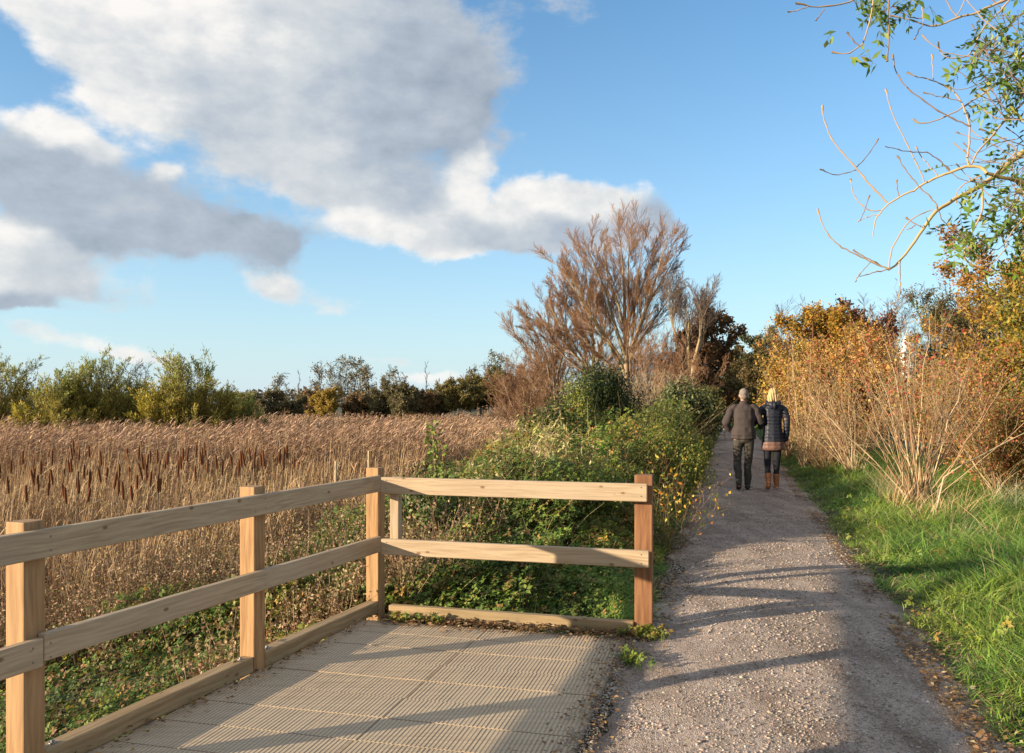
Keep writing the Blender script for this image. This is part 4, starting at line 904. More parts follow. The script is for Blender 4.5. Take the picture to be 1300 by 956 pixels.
grass('verge_grass', 'lush long bright green grass on the right hand verge', r, X, Y, hg, .0058, GR, [4, 3, 3, 2], 1.0, 5, [(.5, .42, .2), (.42, .38, .14), (.34, .24, .12)], .11)
N = 1500; Y = 3.4*np.exp(r.rand(N)*math.log(16/3.4)); s = r.uniform(1.3, 3.6, N); X = s+path_c(Y)-.36; k = vn(X*1.8, Y*1.8, 141) > .6; X, Y = X[k], Y[k]; G = Geo()
compound(G, r, X, Y, ground(X, Y)+r.uniform(.02, .16, len(X)), .030, [(.11, .19, .033), (.16, .23, .04), (.2, .22, .045), (.2, .17, .06)], [4, 3, .7, .3], k=5, asp=.5)
tag(G.build('verge_weeds', M_leaf), 'broad leaved weeds scattered through the verge grass', 'weeds', kind='stuff')
# left edge of the path
N = 36000; Y = 5.8*np.exp(r.rand(N)*math.log(48/5.8)); s = -.72-1.3*r.rand(N)**1.5; X = s+path_c(Y)-.36
k = (fbm(X*2.2, Y*2.2, 97) > .34) | (s < -.85)
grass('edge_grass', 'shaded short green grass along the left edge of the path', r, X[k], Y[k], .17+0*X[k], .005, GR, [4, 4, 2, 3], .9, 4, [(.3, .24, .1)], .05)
# tufts behind the right fence
N = 9000; Y = r.uniform(5.95, 8.2, N); s = r.uniform(-2.0, -.62, N); X = s+SL*Y; k = (vn(X*2.6, Y*2.6, 98) > .42) & (Y > 5.95-.26*(X-.9)+.03); 
grass('fence_grass', 'bright green grass tufts behind the kick board of the fence', r, X[k], Y[k], .26+0*X[k], .0055, GR, [4, 3, 3, 1], .9, 4, [(.4, .32, .15)], .08)
# grass patches in the bank below the left fence
N = 7000; Y = r.uniform(4.5, 11, N); X = r.uniform(-6.5, -2.2, N); k = (vn(X*.9+5, Y*.9, 99) > .62) & (X < lineL(Y)-.5)
grass('bank_grass', 'tufts of yellow green grass on the bank beyond the left fence', r, X[k], Y[k], .34+0*X[k], .006, [(.16, .24, .035), (.22, .28, .05), (.1, .16, .03)], None, .8, 4, [(.42, .33, .16)], .15)
# pale bleached tall grass under the shrub at the right
N = 5200; Y = r.uniform(8.2, 14, N); s = 2.2+r.rand(N)*3; X = s+SL*Y; k = (vn(X*1.4, Y*1.4, 102) > .48)
grass('bleached_grass', 'tall bleached straw grass stalks at the foot of the shrub on the right', r, X[k], Y[k], .75+0*X[k], .005, [(.48, .36, .19), (.38, .27, .13), (.56, .44, .26)], None, .45, 4, mat=M_dry)
# meadow at the end of the path
N = 40000; Y = r.uniform(48, 110, N); X = GX(r.uniform(880, 1010, N), Y)
k = np.abs(X-path_c(Y)) > 1.1
grass('meadow_grass', 'bright green meadow grass where the path bends away', r, X[k], Y[k], .35+0*X[k], .02, GR, None, .6, 3, gl_=.02)

# ================================================================== fallen leaves
def fallen(name, label, r, X, Y, z, size=.035, cols=None, kind='stuff'):
    N = len(X); c = np.stack([X, Y, z], -1); d = rdir(r, N, -.25, .25); n = nrm(np.stack([r.normal(0, .35, N), r.normal(0, .35, N), np.ones(N)], -1)); sz = size*r.uniform(.5, 1.4, N)
    G = Geo(); G.leaves(c, d, n, sz, sz*r.uniform(.4, .75, N), pal(r, N, cols or [(.2, .11, .05), (.3, .18, .09), (.13, .075, .04), (.4, .25, .08), (.42, .33, .2)], [4, 3, 3, .8, 1]))
    return tag(G.build(name, M_dry), label, 'fallen leaves', kind=kind)
r = rs(110)
N = 13000; Y = 3.4*np.exp(r.rand(N)*math.log(26/3.4)); sd = r.rand(N) < .6; a = np.abs(r.normal(0, .19, N)); s = np.where(sd, -.68+r.normal(0, .16, N), 1.34+a-.24); X = s+path_c(Y)-.36
k = (fbm(X*1.5, Y*1.5, 111) > .33) & ~((Y < 5.7) & (s < -.2)); X, Y = X[k], Y[k]
sc_ = r.rand(len(X))
fallen('fallen_leaves', 'dry brown fallen leaves along both edges of the gravel path', r, X, Y, np.maximum(ground(X, Y), path_z(X, Y))+.012+.02*sc_, .032)
# straw bits and twigs on the gravel
N = 2200; Y = 3.4*np.exp(r.rand(N)*math.log(14/3.4)); s = r.uniform(-.6, 1.3, N); X = s+SL*Y
G = Geo(); d = rdir(r, N, -.05, .05); c = pal(r, N, [(.38, .27, .14), (.25, .16, .08), (.14, .09, .05)]); G.blades(np.stack([X, Y, path_z(X, Y)+.008], -1), d, r.normal(size=(N, 3))*np.array([.2, .2, .02]), r.uniform(.02, .1, N), .003, 2, c, c, r, .5)
tag(G.build('straw_bits', M_dry), 'bits of straw and twig lying on the gravel', 'straw', kind='stuff')
# drift of leaves and weeds along the right kick board, and over the deck edge
N = 1500; u = r.uniform(0, 2.0, N); v = -.01-np.abs(r.normal(0, .075, N)); P = R0+RD*u[:, None]+RN*v[:, None]+RN*.03
k = fbm(u*4, v*4, 112) > .3; P = P[k]; n = len(P)
fallen('leaf_drift', 'brown dead leaves drifted against the kick board on the deck', r, P[:, 0], P[:, 1], .008+.035*r.rand(n)*np.exp(-np.abs(v[k])*8), .035)
N = 420; t = r.uniform(2.2, 6.2, N); off = .07+np.abs(r.normal(0, .07, N)); P = np.stack([lineL(t)+.938*off, t-.346*off], -1)
fallen('leaf_drift', 'scattered dead leaves along the foot of the left fence', r, P[:, 0], P[:, 1], .008+.02*r.rand(N), .028)
N = 700; Y = r.uniform(3.6, 5.9, N); X = SL*Y-.72+r.normal(0, .09, N)
fallen('leaf_drift', 'dead leaves where the deck meets the gravel', r, X, Y, .012+.012*r.rand(N), .026)
# stones that have spilled onto the deck corner
N = 2600; Y = r.uniform(3.5, 5.85, N); X = SL*Y-.70-np.abs(r.normal(0, .07, N))+.06; sz = r.gamma(2.0, .0016, N)+.002
V, T, C = octa(np.stack([X, Y, .002+sz*.3], -1), np.minimum(sz, .017), pal(r, N, [(.3, .24, .2), (.38, .32, .27), (.22, .175, .145), (.46, .4, .35)]), r)
G = Geo(); G.add(V, C, T=T); tag(G.build('spilled_gravel', M_matte), 'grey stones spilled from the path onto the corner of the deck', 'gravel', kind='stuff')
N = 260; P = np.concatenate([R0+RD*r.uniform(.1, 1.9, (N, 1))+RN*(-.03-.04*r.rand(N, 1)), np.stack([.74+r.normal(0, .05, 60), 5.1+r.normal(0, .07, 60)], -1), np.stack([.95+r.normal(0, .06, 60), 5.62+r.normal(0, .05, 60)], -1)])
k = np.concatenate([vn(P[:N, 0]*3.3, P[:N, 0]*0, 113) > .5, np.ones(120, bool)]); P = P[k]; n = len(P)
G = Geo(); compound(G, r, P[:, 0], P[:, 1], .02+.05*r.rand(n), .026, [(.09, .16, .025), (.14, .2, .035), (.2, .17, .04)], None)
c = pal(r, n, [(.16, .24, .04)]); G.blades(np.stack([P[:, 0], P[:, 1], np.zeros(n)], -1), nrm(r.normal(size=(n, 3))*.4+np.array([0, 0, 1])), r.normal(size=(n, 3))*.3, r.uniform(.03, .09, n), .004, 3, c, c, r)
tag(G.build('deck_weeds', M_leaf), 'small green weeds growing along the kick board and deck edge', 'weeds', kind='stuff')
# ================================================================== shrubs and plants near the path
def fan(r, n, h, spread, r0, K, wob, hv=.35, base=.15, p=1.0, xbias=1., lean=(0, 0)):
    a = r.uniform(0, 2*PI, n); rad = spread*r.uniform(.05, 1, n)**.8; hh = h*r.uniform(1-hv, 1, n)*(1-.35*(rad/spread)**2)
    t = np.linspace(0, 1, K)[None, :]; ba = r.uniform(0, 1, n)*base
    P = np.stack([np.cos(a)[:, None]*(rad[:, None]*t**p*xbias+ba[:, None])+lean[0]*t, np.sin(a)[:, None]*(rad[:, None]*t**p+ba[:, None])+lean[1]*t, hh[:, None]*t**.94*np.ones((n, 1))], -1)
    P[:, 1:] += np.cumsum(r.normal(size=(n, K-1, 3))*wob*h, 1)*np.array([1, 1, .3])
    return P, (r0*(1-.75*t)*r.uniform(.5, 1.15, (n, 1)))
def shrub(name, label, cat, loc, h, seed, nst, spread, r0, stemc, levels, leaves, group=None, wob=.012, hv=.35, p=1.0, mat=None, xb=1., lean=(0, 0), names=('stems', 'foliage'), base=.15):
    r = rs(seed); root = empty(name, loc, label, cat, group); P, R = fan(r, nst, h, spread, r0, 9, wob, hv, base, p, xb, lean)
    G1 = Geo(); G2 = Geo(); G1.tubes(P, R, 5, pal(r, nst, stemc, jit=.2)); last = P; allP = [P]
    for lv in levels:
        P, R = grow(r, P, R, **lv); R = np.maximum(R, .0018); G1.tubes(P, R, 3, pal(r, len(P), stemc, jit=.2)); allP.append(P)
    for lf in leaves:
        Q, T = sample(r, allP[lf.get('lev', -1)], lf['n'], lf.get('t0', .3))
        pk_ = lf.get('keep', 1.)
        if 'hi' in lf: pk_ = pk_*(.15+.85*sm(lf['hi'][0], lf['hi'][1], Q[:, 2]/h))
        k = r.rand(len(Q)) < pk_; Q, T = Q[k], T[k]; n = len(Q)
        d = nrm(T*lf.get('along', .3)+r.normal(size=(n, 3))*lf.get('rand', .6)+np.array([0, 0, lf.get('up', 0)]))
        G2.leaves(Q+r.normal(size=(n, 3))*lf.get('off', .01), d, rdir(r, n), lf['L']*r.uniform(.5, 1.3, n), lf['W']*r.uniform(.6, 1.2, n), pal(r, n, lf['cols'], lf.get('ps'), lf.get('jit', .25)))
    G1.build(names[0], M_dry, root)
    if leaves: G2.build(names[1], mat or M_leaf, root)
    return root
BEIGE = [(.50, .36, .20), (.40, .27, .15), (.58, .44, .27), (.28, .18, .10), (.36, .2, .12)]
RED = [(.42, .07, .035), (.30, .045, .03), (.55, .17, .06), (.6, .34, .2), (.2, .03, .03)]
Y = 11.5
shrub('dogwood_shrub', 'large bare fan of beige stems with scattered red and pink leaves beside the verge', 'shrub', gl(GX(1165, Y), Y, .05), 2.75, 401, 50, 1.6, .0105, BEIGE,
      [dict(m=5, t0=.25, ang=.5, lr=.38, up=.25, wig=.14, K=5, rr=.55, fall=.4, upc=.08), dict(m=3, t0=.15, ang=.7, lr=.4, up=.12, wig=.2, K=4, rr=.6)],
      [dict(n=2, keep=.32, L=.06, W=.04, cols=RED, ps=[4, 3, 3, 2, 1.5], hi=(.45, .9), t0=.4), dict(n=8, lev=0, keep=.5, L=.035, W=.03, off=.05, cols=[(.25, .04, .03), (.16, .03, .025)], hi=(.8, .97), t0=.9), dict(n=1, keep=.3, L=.05, W=.035, cols=[(.5, .36, .1), (.5, .2, .06), (.2, .2, .05)], t0=.2)], xb=1.05)
Y = 12.6
shrub('dogwood_shrub', 'second beige stemmed shrub with orange leaves spreading off the right edge', 'shrub', gl(GX(1275, Y), Y, .05), 2.3, 402, 48, 1.5, .010, BEIGE,
      [dict(m=5, t0=.25, ang=.45, lr=.4, up=.25, wig=.12, K=5, rr=.6, fall=.4), dict(m=3, t0=.2, ang=.6, lr=.4, up=.15, wig=.15, K=3, rr=.7)],
      [dict(n=2, keep=.5, L=.045, W=.032, cols=[(.55, .2, .07), (.45, .1, .05), (.55, .36, .1), (.25, .22, .05)], t0=.3)], p=.9)
Y = 16.5
shrub('dogwood_shrub', 'upright beige stems behind the red leaved shrub, nearer the walkers', 'shrub', gl(GX(1085, Y), Y, .05), 2.4, 403, 34, 1.4, .011, BEIGE,
      [dict(m=6, t0=.25, ang=.6, lr=.4, up=.3, wig=.1, K=5, rr=.6, fall=.4), dict(m=3, t0=.2, ang=.5, lr=.4, up=.2, K=3, rr=.7)],
      [dict(n=4, keep=.45, L=.06, W=.04, cols=[(.4, .13, .06), (.3, .2, .1), (.46, .3, .1), (.26, .22, .07)], hi=(.2, .8))])
Y = 20
shrub('dogwood_shrub', 'tall pale stems tipped with dark seed heads close to the walking woman', 'shrub', gl(GX(1022, Y), Y, .05), 3.7, 404, 30, .85, .014, BEIGE,
      [dict(m=5, t0=.15, ang=.35, lr=.3, up=.4, wig=.1, K=5, rr=.5, fall=.6), dict(m=3, t0=.2, ang=.5, lr=.4, up=.2, K=3, rr=.7)],
      [dict(n=9, keep=.8, L=.09, W=.07, cols=[(.07, .03, .025), (.1, .035, .025), (.04, .02, .02)], t0=.9, lev=0, off=.035, hi=(.75, .95)), dict(n=5, keep=.5, L=.06, W=.04, cols=[(.42, .26, .06), (.34, .2, .06), (.24, .19, .05)])], hv=.5)
shrub('dogwood_shrub', 'dense thicket of straight tan stems right behind the woman', 'shrub', gl(GX(1000, 24), 24, .05), 2.0, 405, 44, 1.0, .012, BEIGE,
      [dict(m=6, t0=.1, ang=.4, lr=.4, up=.3, wig=.1, K=4, rr=.5), dict(m=3, t0=.2, ang=.5, lr=.4, up=.2, K=3, rr=.7)], [dict(n=4, keep=.5, L=.06, W=.04, cols=[(.36, .22, .07), (.42, .28, .08), (.26, .2, .06)])])
shrub('dogwood_shrub', 'low reddish brown twiggy growth at the verge edge between the woman and the big shrub', 'shrub', gl(GX(1048, 18), 18, .05), 1.35, 406, 60, 1.1, .008, [(.38, .24, .14), (.3, .18, .1), (.46, .32, .18)],
      [dict(m=7, t0=.1, ang=.5, lr=.4, up=.2, wig=.15, K=4, rr=.6), dict(m=4, t0=.2, ang=.6, lr=.4, up=.1, K=3, rr=.7)], [dict(n=1, keep=.3, L=.05, W=.03, cols=[(.3, .2, .08), (.16, .16, .04)])])
# long arching stem sweeping out over the grass
r = rs(409); root = empty('arching_bramble', gl(GX(1188, 9.9), 9.9), 'long single beige bramble stem arching out to the right edge over the grass', 'bramble'); O = np.array(root.location)
pts = np.array([W(1188, 650, 9.9), W(1198, 606, 9.95), W(1222, 590, 10.), W(1248, 577, 10.1), W(1276, 562, 10.2), W(1304, 548, 10.3), W(1350, 536, 10.4)])-O
G = Geo(); G.tubes(pts[None], np.linspace(.011, .005, 7)[None], 6, np.array([[.55, .43, .27]])); P, R = grow(r, pts[None], np.linspace(.009, .004, 7)[None], 16, .1, .9, .08, up=.2, K=4, rr=.5); G.tubes(P, R, 4, pal(r, len(P), BEIGE)); G.build('stem', M_dry, root)
G = Geo(); Q, T = sample(r, P, 3); n = len(Q); G.leaves(Q, rdir(r, n), rdir(r, n), .045*r.uniform(.6, 1.2, n), .03, pal(r, n, [(.55, .2, .07), (.5, .3, .12), (.45, .1, .05)])); G.build('leaf_spray', M_leaf, root)

# ---- bushes on the bank, left of the path
def leafbush(name, label, cat, loc, rx, ry, h, seed, n, L, Wd, cols, ps=None, lobes=16, mat=None, stemc=((.2, .15, .1),), compound_=False, ragged=.25, stemsn=14, jit=.22):
    r = rs(seed); root = empty(name, loc, label, cat); ld = rdir(r, lobes, -.1, 1); ls = r.uniform(.28, .5, lobes)
    cen = ld*np.array([rx, ry, h*.62])*r.uniform(.35, .8, (lobes, 1))+np.array([0, 0, h*.38])
    k = r.choice(lobes, n, p=ls**2/np.sum(ls**2)); dd = rdir(r, n, -.7, 1); rad = r.rand(n)**.3*(1+ragged*r.normal(size=n)*.6)
    Q = cen[k]+dd*(ls[k]*rad)[:, None]*np.array([rx, ry, h*.62]); Q[:, 2] = np.maximum(Q[:, 2], .02)
    G = Geo(); nn_ = nrm(dd+r.normal(size=(n, 3))*.5); d = nrm(np.cross(nn_, rdir(r, n))-np.array([0, 0, .25])); 
    G.leaves(Q, d, nn_, L*r.uniform(.6, 1.3, n), Wd*r.uniform(.7, 1.2, n), pal(r, n, cols, ps, jit)); G.build('foliage', mat or M_leaf, root)
    G = Geo(); t = np.linspace(0, 1, 5)[None, :, None]; e = cen[r.choice(lobes, stemsn)]*r.uniform(.8, 1.25, (stemsn, 1)); b0 = r.normal(size=(stemsn, 3))*.08; b0[:, 2] = 0
    P = b0[:, None]*(1-t)+e[:, None]*t; P += r.normal(size=P.shape)*.03*h*t; G.tubes(P, (.018*(1-.7*t[..., 0]))*np.ones((stemsn, 1)), 5, pal(r, stemsn, stemc)); G.build('stems', M_bark, root)
    return root
DK = [(.03, .052, .012), (.05, .075, .016), (.13, .13, .025), (.02, .034, .009)]
Y = 20
leafbush('holly_bush', 'dense glossy dark green rounded bush on the bank before the tallest willow', 'bush', gl(GX(770, Y), Y), .98, .9, 2.75, 411, 26000, .06, .04, DK, [3, 3, 1.2, 3], 20, M_glossleaf)
leafbush('holly_bush', 'smaller green gold topped holly lobe joined to the left of the dark rounded bush', 'bush', gl(GX(738, 19), 19), .6, .6, 2.65, 412, 10000, .055, .036, [(.13, .15, .03), (.22, .22, .04), (.07, .10, .02)], None, 12, M_glossleaf)
leafbush('elder_bush', 'dark shaded leafy bush between the pale seed stems and the holly', 'bush', gl(GX(712, 15), 15), .9, .8, 1.95, 413, 6500, .07, .045, [(.035, .065, .015), (.06, .09, .02), (.12, .13, .03)], None, 16)
leafbush('laurel_bush', 'dark laurel like bush with pale leaf edges beside the far path', 'bush', gl(GX(868, 26), 26), 1.15, 1.0, 2.65, 414, 6000, .11, .06, [(.05, .07, .02), (.085, .10, .03), (.22, .22, .09)], [4, 3, 1], 16, M_glossleaf)
leafbush('hazel_bush', 'olive green bush left of the far bend of the path', 'bush', gl(GX(893, 36), 36), 1.0, 1.4, 2.6, 415, 5200, .15, .09, [(.07, .09, .02), (.12, .12, .03), (.16, .13, .04)], None, 14)
leafbush('hazel_bush', 'brown green bush behind the laurel like bush', 'bush', gl(GX(842, 33), 33), 1.6, 1.4, 2.3, 416, 5200, .15, .09, [(.1, .085, .03), (.14, .11, .035), (.08, .08, .025)], None, 14)
leafbush('privet_bush', 'yellow green bush on the bank near the right fence post, crossed by shadow', 'bush', gl(GX(845, 12.5), 12.5), .7, .9, 1.45, 417, 7000, .042, .026, [(.12, .16, .028), (.2, .19, .035), (.34, .24, .04), (.08, .12, .02)], [3, 2.5, 1, 2], 16)
leafbush('privet_bush', 'pale green mounded bush between the holly and the path', 'bush', gl(GX(838, 17), 17), 1.2, 1.3, 1.6, 418, 9000, .055, .035, [(.13, .15, .03), (.18, .18, .04), (.09, .12, .025)], None, 18)
leafbush('bramble_bush', 'green bramble mound rising behind the top rail of the fence', 'bush', gl(GX(705, 9.3), 9.3), 1.0, .8, .98, 419, 8500, .042, .028, [(.09, .14, .022), (.15, .18, .03), (.22, .17, .05), (.06, .10, .02)], [4, 3, 1, 2], 18)
leafbush('ivy_bush', 'glossy ivy mound with one upright sprig behind the corner post', 'bush', gl(GX(548, 8.6), 8.6), .62, .5, 1.22, 420, 4200, .04, .034, [(.045, .075, .018), (.08, .11, .025), (.15, .19, .04)], [4, 3, 1.4], 12, M_glossleaf)
# the upright sprig of the ivy
r = rs(421); root = empty('ivy_sprig', gl(GX(547, 8.4), 8.4), 'yellow green ivy sprig sticking up above the ivy mound', 'ivy'); t = np.linspace(0, 1, 7)
P = np.stack([.06*np.sin(t*3), 0*t, 1.55*t], -1)[None]; G = Geo(); G.tubes(P, np.full((1, 7), .008), 5, np.array([[.25, .18, .1]])); G.build('stem', M_dry, root)
Q, T = sample(r, P, 150, .55); G = Geo(); n = len(Q); G.leaves(Q+r.normal(size=(n, 3))*.045, rdir(r, n), rdir(r, n), r.uniform(.035, .06, n), .04, pal(r, n, [(.17, .24, .035), (.12, .18, .03), (.24, .26, .05)])); G.build('foliage', M_glossleaf, root)
# orange and yellow leaved bramble arching by the path
YEL = [(.62, .36, .03), (.55, .2, .04), (.5, .42, .06), (.3, .26, .05), (.62, .5, .12)]
shrub('bramble_bush', 'bramble with bright yellow and orange leaves beyond the right fence post', 'bramble', gl(GX(848, 9.2), 9.2), 1.02, 422, 26, .75, .004, [(.32, .2, .12), (.2, .16, .07)], [dict(m=5, t0=.3, ang=.6, lr=.35, up=.1, K=4, rr=.7, wig=.2)],
      [dict(n=4, keep=.8, L=.05, W=.028, cols=YEL+[(.12, .15, .03)], ps=[3, 2.5, 2, 2, 1, 5], off=.02)], wob=.02)
shrub('bramble_bush', 'sparse orange leaved bramble in the middle of the bank', 'bramble', gl(GX(790, 11.2), 11.2), 1.25, 423, 24, .8, .004, [(.32, .2, .12), (.25, .2, .09)], [dict(m=5, t0=.3, ang=.6, lr=.35, up=.1, K=4, rr=.7, wig=.2)],
      [dict(n=3, keep=.6, L=.05, W=.03, cols=[(.5, .22, .05), (.55, .4, .08), (.35, .12, .05), (.12, .15, .03)], ps=[2, 2, 1, 5], off=.02)], wob=.02)
# tall stems with drooping pale leaves
PALE = [(.46, .42, .17), (.35, .35, .1), (.58, .48, .25), (.2, .24, .06), (.34, .23, .11)]
for px, Y, h, sd, n, sp_, lb in ((700, 10.8, 1.62, 431, 34, .55, 'tallest clump of upright stems with drooping pale leaves on the bank'),
                             (665, 10.4, 1.45, 432, 30, .55, 'clump of pale drooping leaved stems left of the tallest clump'),
                             (682, 12.2, 1.72, 438, 30, .6, 'clump of drooping leaved stems behind the two tallest clumps'), (645, 9.6, 1.15, 439, 30, .6, 'front clump of drooping leaved stems nearest the top rail'),
                             (628, 10.2, 1.2, 433, 26, .5, 'lower clump of yellowing stems at the marsh side of the bank')):
    shrub('willowherb_clump', lb, 'plant', gl(GX(px, Y), Y), h, sd, n, sp_, .0045, [(.33, .2, .11), (.25, .2, .09)], [dict(m=3, t0=.5, ang=.4, lr=.22, up=.3, K=4, rr=.7)],
          [dict(n=34, lev=0, L=.11, W=.026, cols=PALE, ps=[3, 3, 2, 3, 1], t0=.18, off=.006, up=-.55, rand=.5, along=.1), dict(n=6, lev=1, L=.06, W=.016, cols=PALE, up=-.4)], group='clumps of pale drooping leaved stems', wob=.01, hv=.3)
shrub('dead_dock', 'single tall bare brown stem with curled top beside the marsh', 'plant', gl(GX(642, 11), 11), 2.0, 434, 2, .06, .008, [(.36, .22, .13)], [dict(m=6, t0=.5, ang=.6, lr=.14, up=.3, K=4, rr=.6)], [], wob=.012)
shrub('dead_dock', 'bent dead stem leaning right beside the tall bare brown stem', 'plant', gl(GX(672, 10.2), 10.2), 1.75, 435, 3, .25, .008, [(.42, .27, .16)], [dict(m=8, t0=.5, ang=.8, lr=.12, up=-.4, K=4, rr=.7)], [dict(n=5, keep=.8, L=.07, W=.025, cols=[(.42, .28, .17), (.3, .18, .1)])], wob=.02)
shrub('bramble_bush', 'reddish leaved bramble sprawling at the edge of the near reeds by the left rail', 'bramble', gl(GX(40, 9.0), 9.0), .95, 436, 24, 1.0, .004, [(.3, .17, .1)], [dict(m=6, t0=.2, ang=.6, lr=.35, up=.1, K=4, rr=.7)],
      [dict(n=4, keep=.6, L=.035, W=.022, cols=[(.42, .13, .04), (.3, .12, .05), (.5, .24, .07)], off=.02)], wob=.02)
shrub('bramble_bush', 'low red brown bramble at the marsh edge left of the pale seed stems', 'bramble', gl(GX(605, 11.5), 11.5), .8, 437, 30, .9, .004, [(.33, .18, .1)], [dict(m=6, t0=.2, ang=.6, lr=.35, up=.1, K=4, rr=.7)],
      [dict(n=5, keep=.7, L=.04, W=.025, cols=[(.4, .14, .06), (.28, .16, .07), (.3, .3, .08), (.14, .17, .04)], off=.02)], wob=.02)
# stout stalks standing in the reeds
for i, (px, py, Y, lb) in enumerate([(467, 572, 15, 'taller pale broken stalk at the reed edge above the fence corner'), (425, 585, 14, 'pale broken stalk left of the fence corner, above the left rail')]):
    r = rs(440+i); X = GX(px, Y); root = empty('broken_stalk', gl(X, Y), lb, 'stalk'); z1 = GZ(py, Y)-root.location.z; t = np.linspace(0, 1, 5); G = Geo()
    G.tubes(np.stack([.02*t, 0*t, z1*t], -1)[None], np.full((1, 5), .022), 6, np.array([[.5, .4, .26]])); G.build('stem', M_dry, root)

# ================================================================== ash tree whose branches hang into the picture from the right
r = rs(501); AY = 6.8; TX, TY = 6.2, 7.4
ash = empty('ash_tree', gl(TX, TY), 'ash boughs with knobbly twigs and some green leaves hanging in from the top right', 'tree'); AO = np.array(ash.location)
def tr(pts, dy=0., curve=0.):
    n = len(pts); P = np.array([W(px, py, AY+dy+curve*i/(n-1)) for i, (px, py) in enumerate(pts)]); return P
def resample(P, K):
    d = np.concatenate([[0], np.cumsum(np.linalg.norm(P[1:]-P[:-1], axis=1))]); t = np.linspace(0, d[-1], K*3)
    Q = np.stack([np.interp(t, d, P[:, i]) for i in range(3)], -1)
    for _ in range(2): Q[1:-1] = (Q[:-2]+Q[1:-1]*2+Q[2:])/4
    return Q
Gb = Geo(); Gt = Geo(); Gl = Geo()
BC = np.array([[.44, .32, .14]]); TC = np.array([[.24, .16, .10]]); LC = np.array([[.4, .28, .17]])
tips = []
def limb(pts, r0, r1, dy=0., curve=0., C=BC, bump=False, G=None):
    P = resample(tr(pts, dy, curve), max(3, len(pts)))-AO; K = len(P); R = np.linspace(r0, r1, K)*.8
    P[1:-1] += rs(int(pts[0][0])).normal(size=(K-2, 3))*.0028
    if bump:
        R = R*(1+.38*(np.arange(K) % 4 == 0)); R[-1] = r1*2.0; R[-2] = r1*1.6
    (G or Gb).tubes(P[None], R[None], 7 if r0 > .01 else 5, C); return P
# trunk and the feet of the boughs, outside the picture
t = np.linspace(0, 1, 14); TP = np.stack([-.5*t**2+.05*np.sin(t*6), .1*np.sin(t*4), 8.5*t], -1); Gtk = Geo(); Gtk.tubes(TP[None], (.17*(1-.75*t))[None], 10, np.array([[.24, .2, .14]])); Gtk.build('trunk', M_bark, ash)
limb([(1530, 150), (1440, 168), (1360, 172), (1300, 191), (1280, 208), (1264, 222), (1246, 237), (1225, 246), (1206, 256), (1190, 265), (1183, 274), (1172, 290), (1160, 308), (1149, 325), (1142, 332), (1129, 342)], .05, .010, .5, -.5)
limb([(1129, 342), (1105, 332), (1091, 324), (1080, 320), (1064, 311), (1050, 297), (1042, 280), (1038, 265)], .009, .0045, 0, 0, LC, True)
limb([(1129, 343), (1112, 333), (1098, 326), (1083, 317)], .007, .004, .05, .1, TC, True)
limb([(1129, 342), (1108, 346), (1094, 350), (1087, 352), (1086, 358)], .007, .003, 0, -.1, LC, True)
limb([(1105, 333), (1098, 341), (1090, 350)], .004, .003, 0, .1, TC, True)
limb([(1142, 332), (1142, 348), (1143, 362), (1142, 376), (1138, 384), (1131, 386)], .010, .0035, 0, 0, LC, True)
limb([(1129, 341), (1130, 323), (1137, 306), (1149, 286), (1165, 272), (1184, 266)], .008, .006, 0, -.05, LC)
limb([(1172, 289), (1160, 283), (1150, 276)], .006, .005, 0, .1, TC, True); limb([(1162, 286), (1156, 289), (1151, 292)], .006, .004, 0, 0, LC)
limb([(1190, 264), (1186, 255), (1175, 244), (1166, 236), (1158, 226), (1148, 213), (1138.6, 198)], .007, .0045, 0, .2, TC, True)
limb([(1253, 220), (1248, 213), (1230, 210), (1211, 217), (1190, 224), (1172, 234), (1158, 243), (1142, 250), (1127, 259), (1115, 272), (1111, 281), (1108, 300)], .017, .0045, .1, .3, BC, False)
limb([(1300, 232), (1275, 226), (1253, 220)], .02, .018, .2, -.1)
limb([(1126, 257), (1110, 240), (1098, 227), (1087, 213), (1075, 200), (1064, 188), (1055, 175), (1049, 161), (1045, 148), (1044, 134)], .0095, .005, .4, .2, LC, True)
limb([(1086, 213), (1094, 206), (1101, 197), (1109, 187), (1115, 176)], .005, .004, .5, .1, TC, True)
limb([(1087, 216), (1076, 219), (1064, 222), (1052, 220), (1041, 215)], .005, .004, .5, -.1, LC, True)
limb([(1119, 267), (1108, 268), (1101, 266), (1092, 259), (1087, 253), (1081, 240), (1080, 227)], .006, .0045, .4, .1, LC, True)
limb([(1115, 273), (1100, 275), (1089, 281)], .005, .0035, .4, .1, LC, True); limb([(1092, 280), (1098, 266), (1104, 248)], .004, .004, .4, .1, TC, True)
limb([(1142, 250), (1139, 240), (1139, 228)], .005, .004, .3, 0, TC, True)
limb([(1173, 231), (1166, 212), (1154, 188), (1145, 170), (1137, 155), (1129, 134), (1124, 113)], .0065, .0045, .3, .1, LC, True)
limb([(1124, 186), (1138, 190), (1151, 192), (1164, 193), (1176, 193), (1190, 201), (1205, 216)], .004, .006, .2, .1, TC, True)
limb([(1190, 223), (1179, 210), (1170, 198), (1162, 186)], .005, .004, .3, .1, LC, True)
limb([(1228, 200), (1231, 180), (1231, 159), (1226, 140), (1219, 129), (1216, 120), (1200, 109), (1185, 101), (1168, 99), (1151, 92)], .010, .005, .25, .2, LC, True)
limb([(1230, 210), (1228, 200)], .011, .010, .25, 0); limb([(1185, 101), (1184, 85), (1183, 69)], .005, .0045, .4, 0, LC, True)
limb([(1231, 160), (1213, 152), (1196, 143), (1178, 132), (1162, 120), (1152, 112), (1145, 104), (1135, 88), (1133, 69)], .008, .005, .25, .1, TC, True)
limb([(1220, 129), (1201, 124), (1186, 121), (1172, 117)], .0055, .004, .3, .1, TC, True)
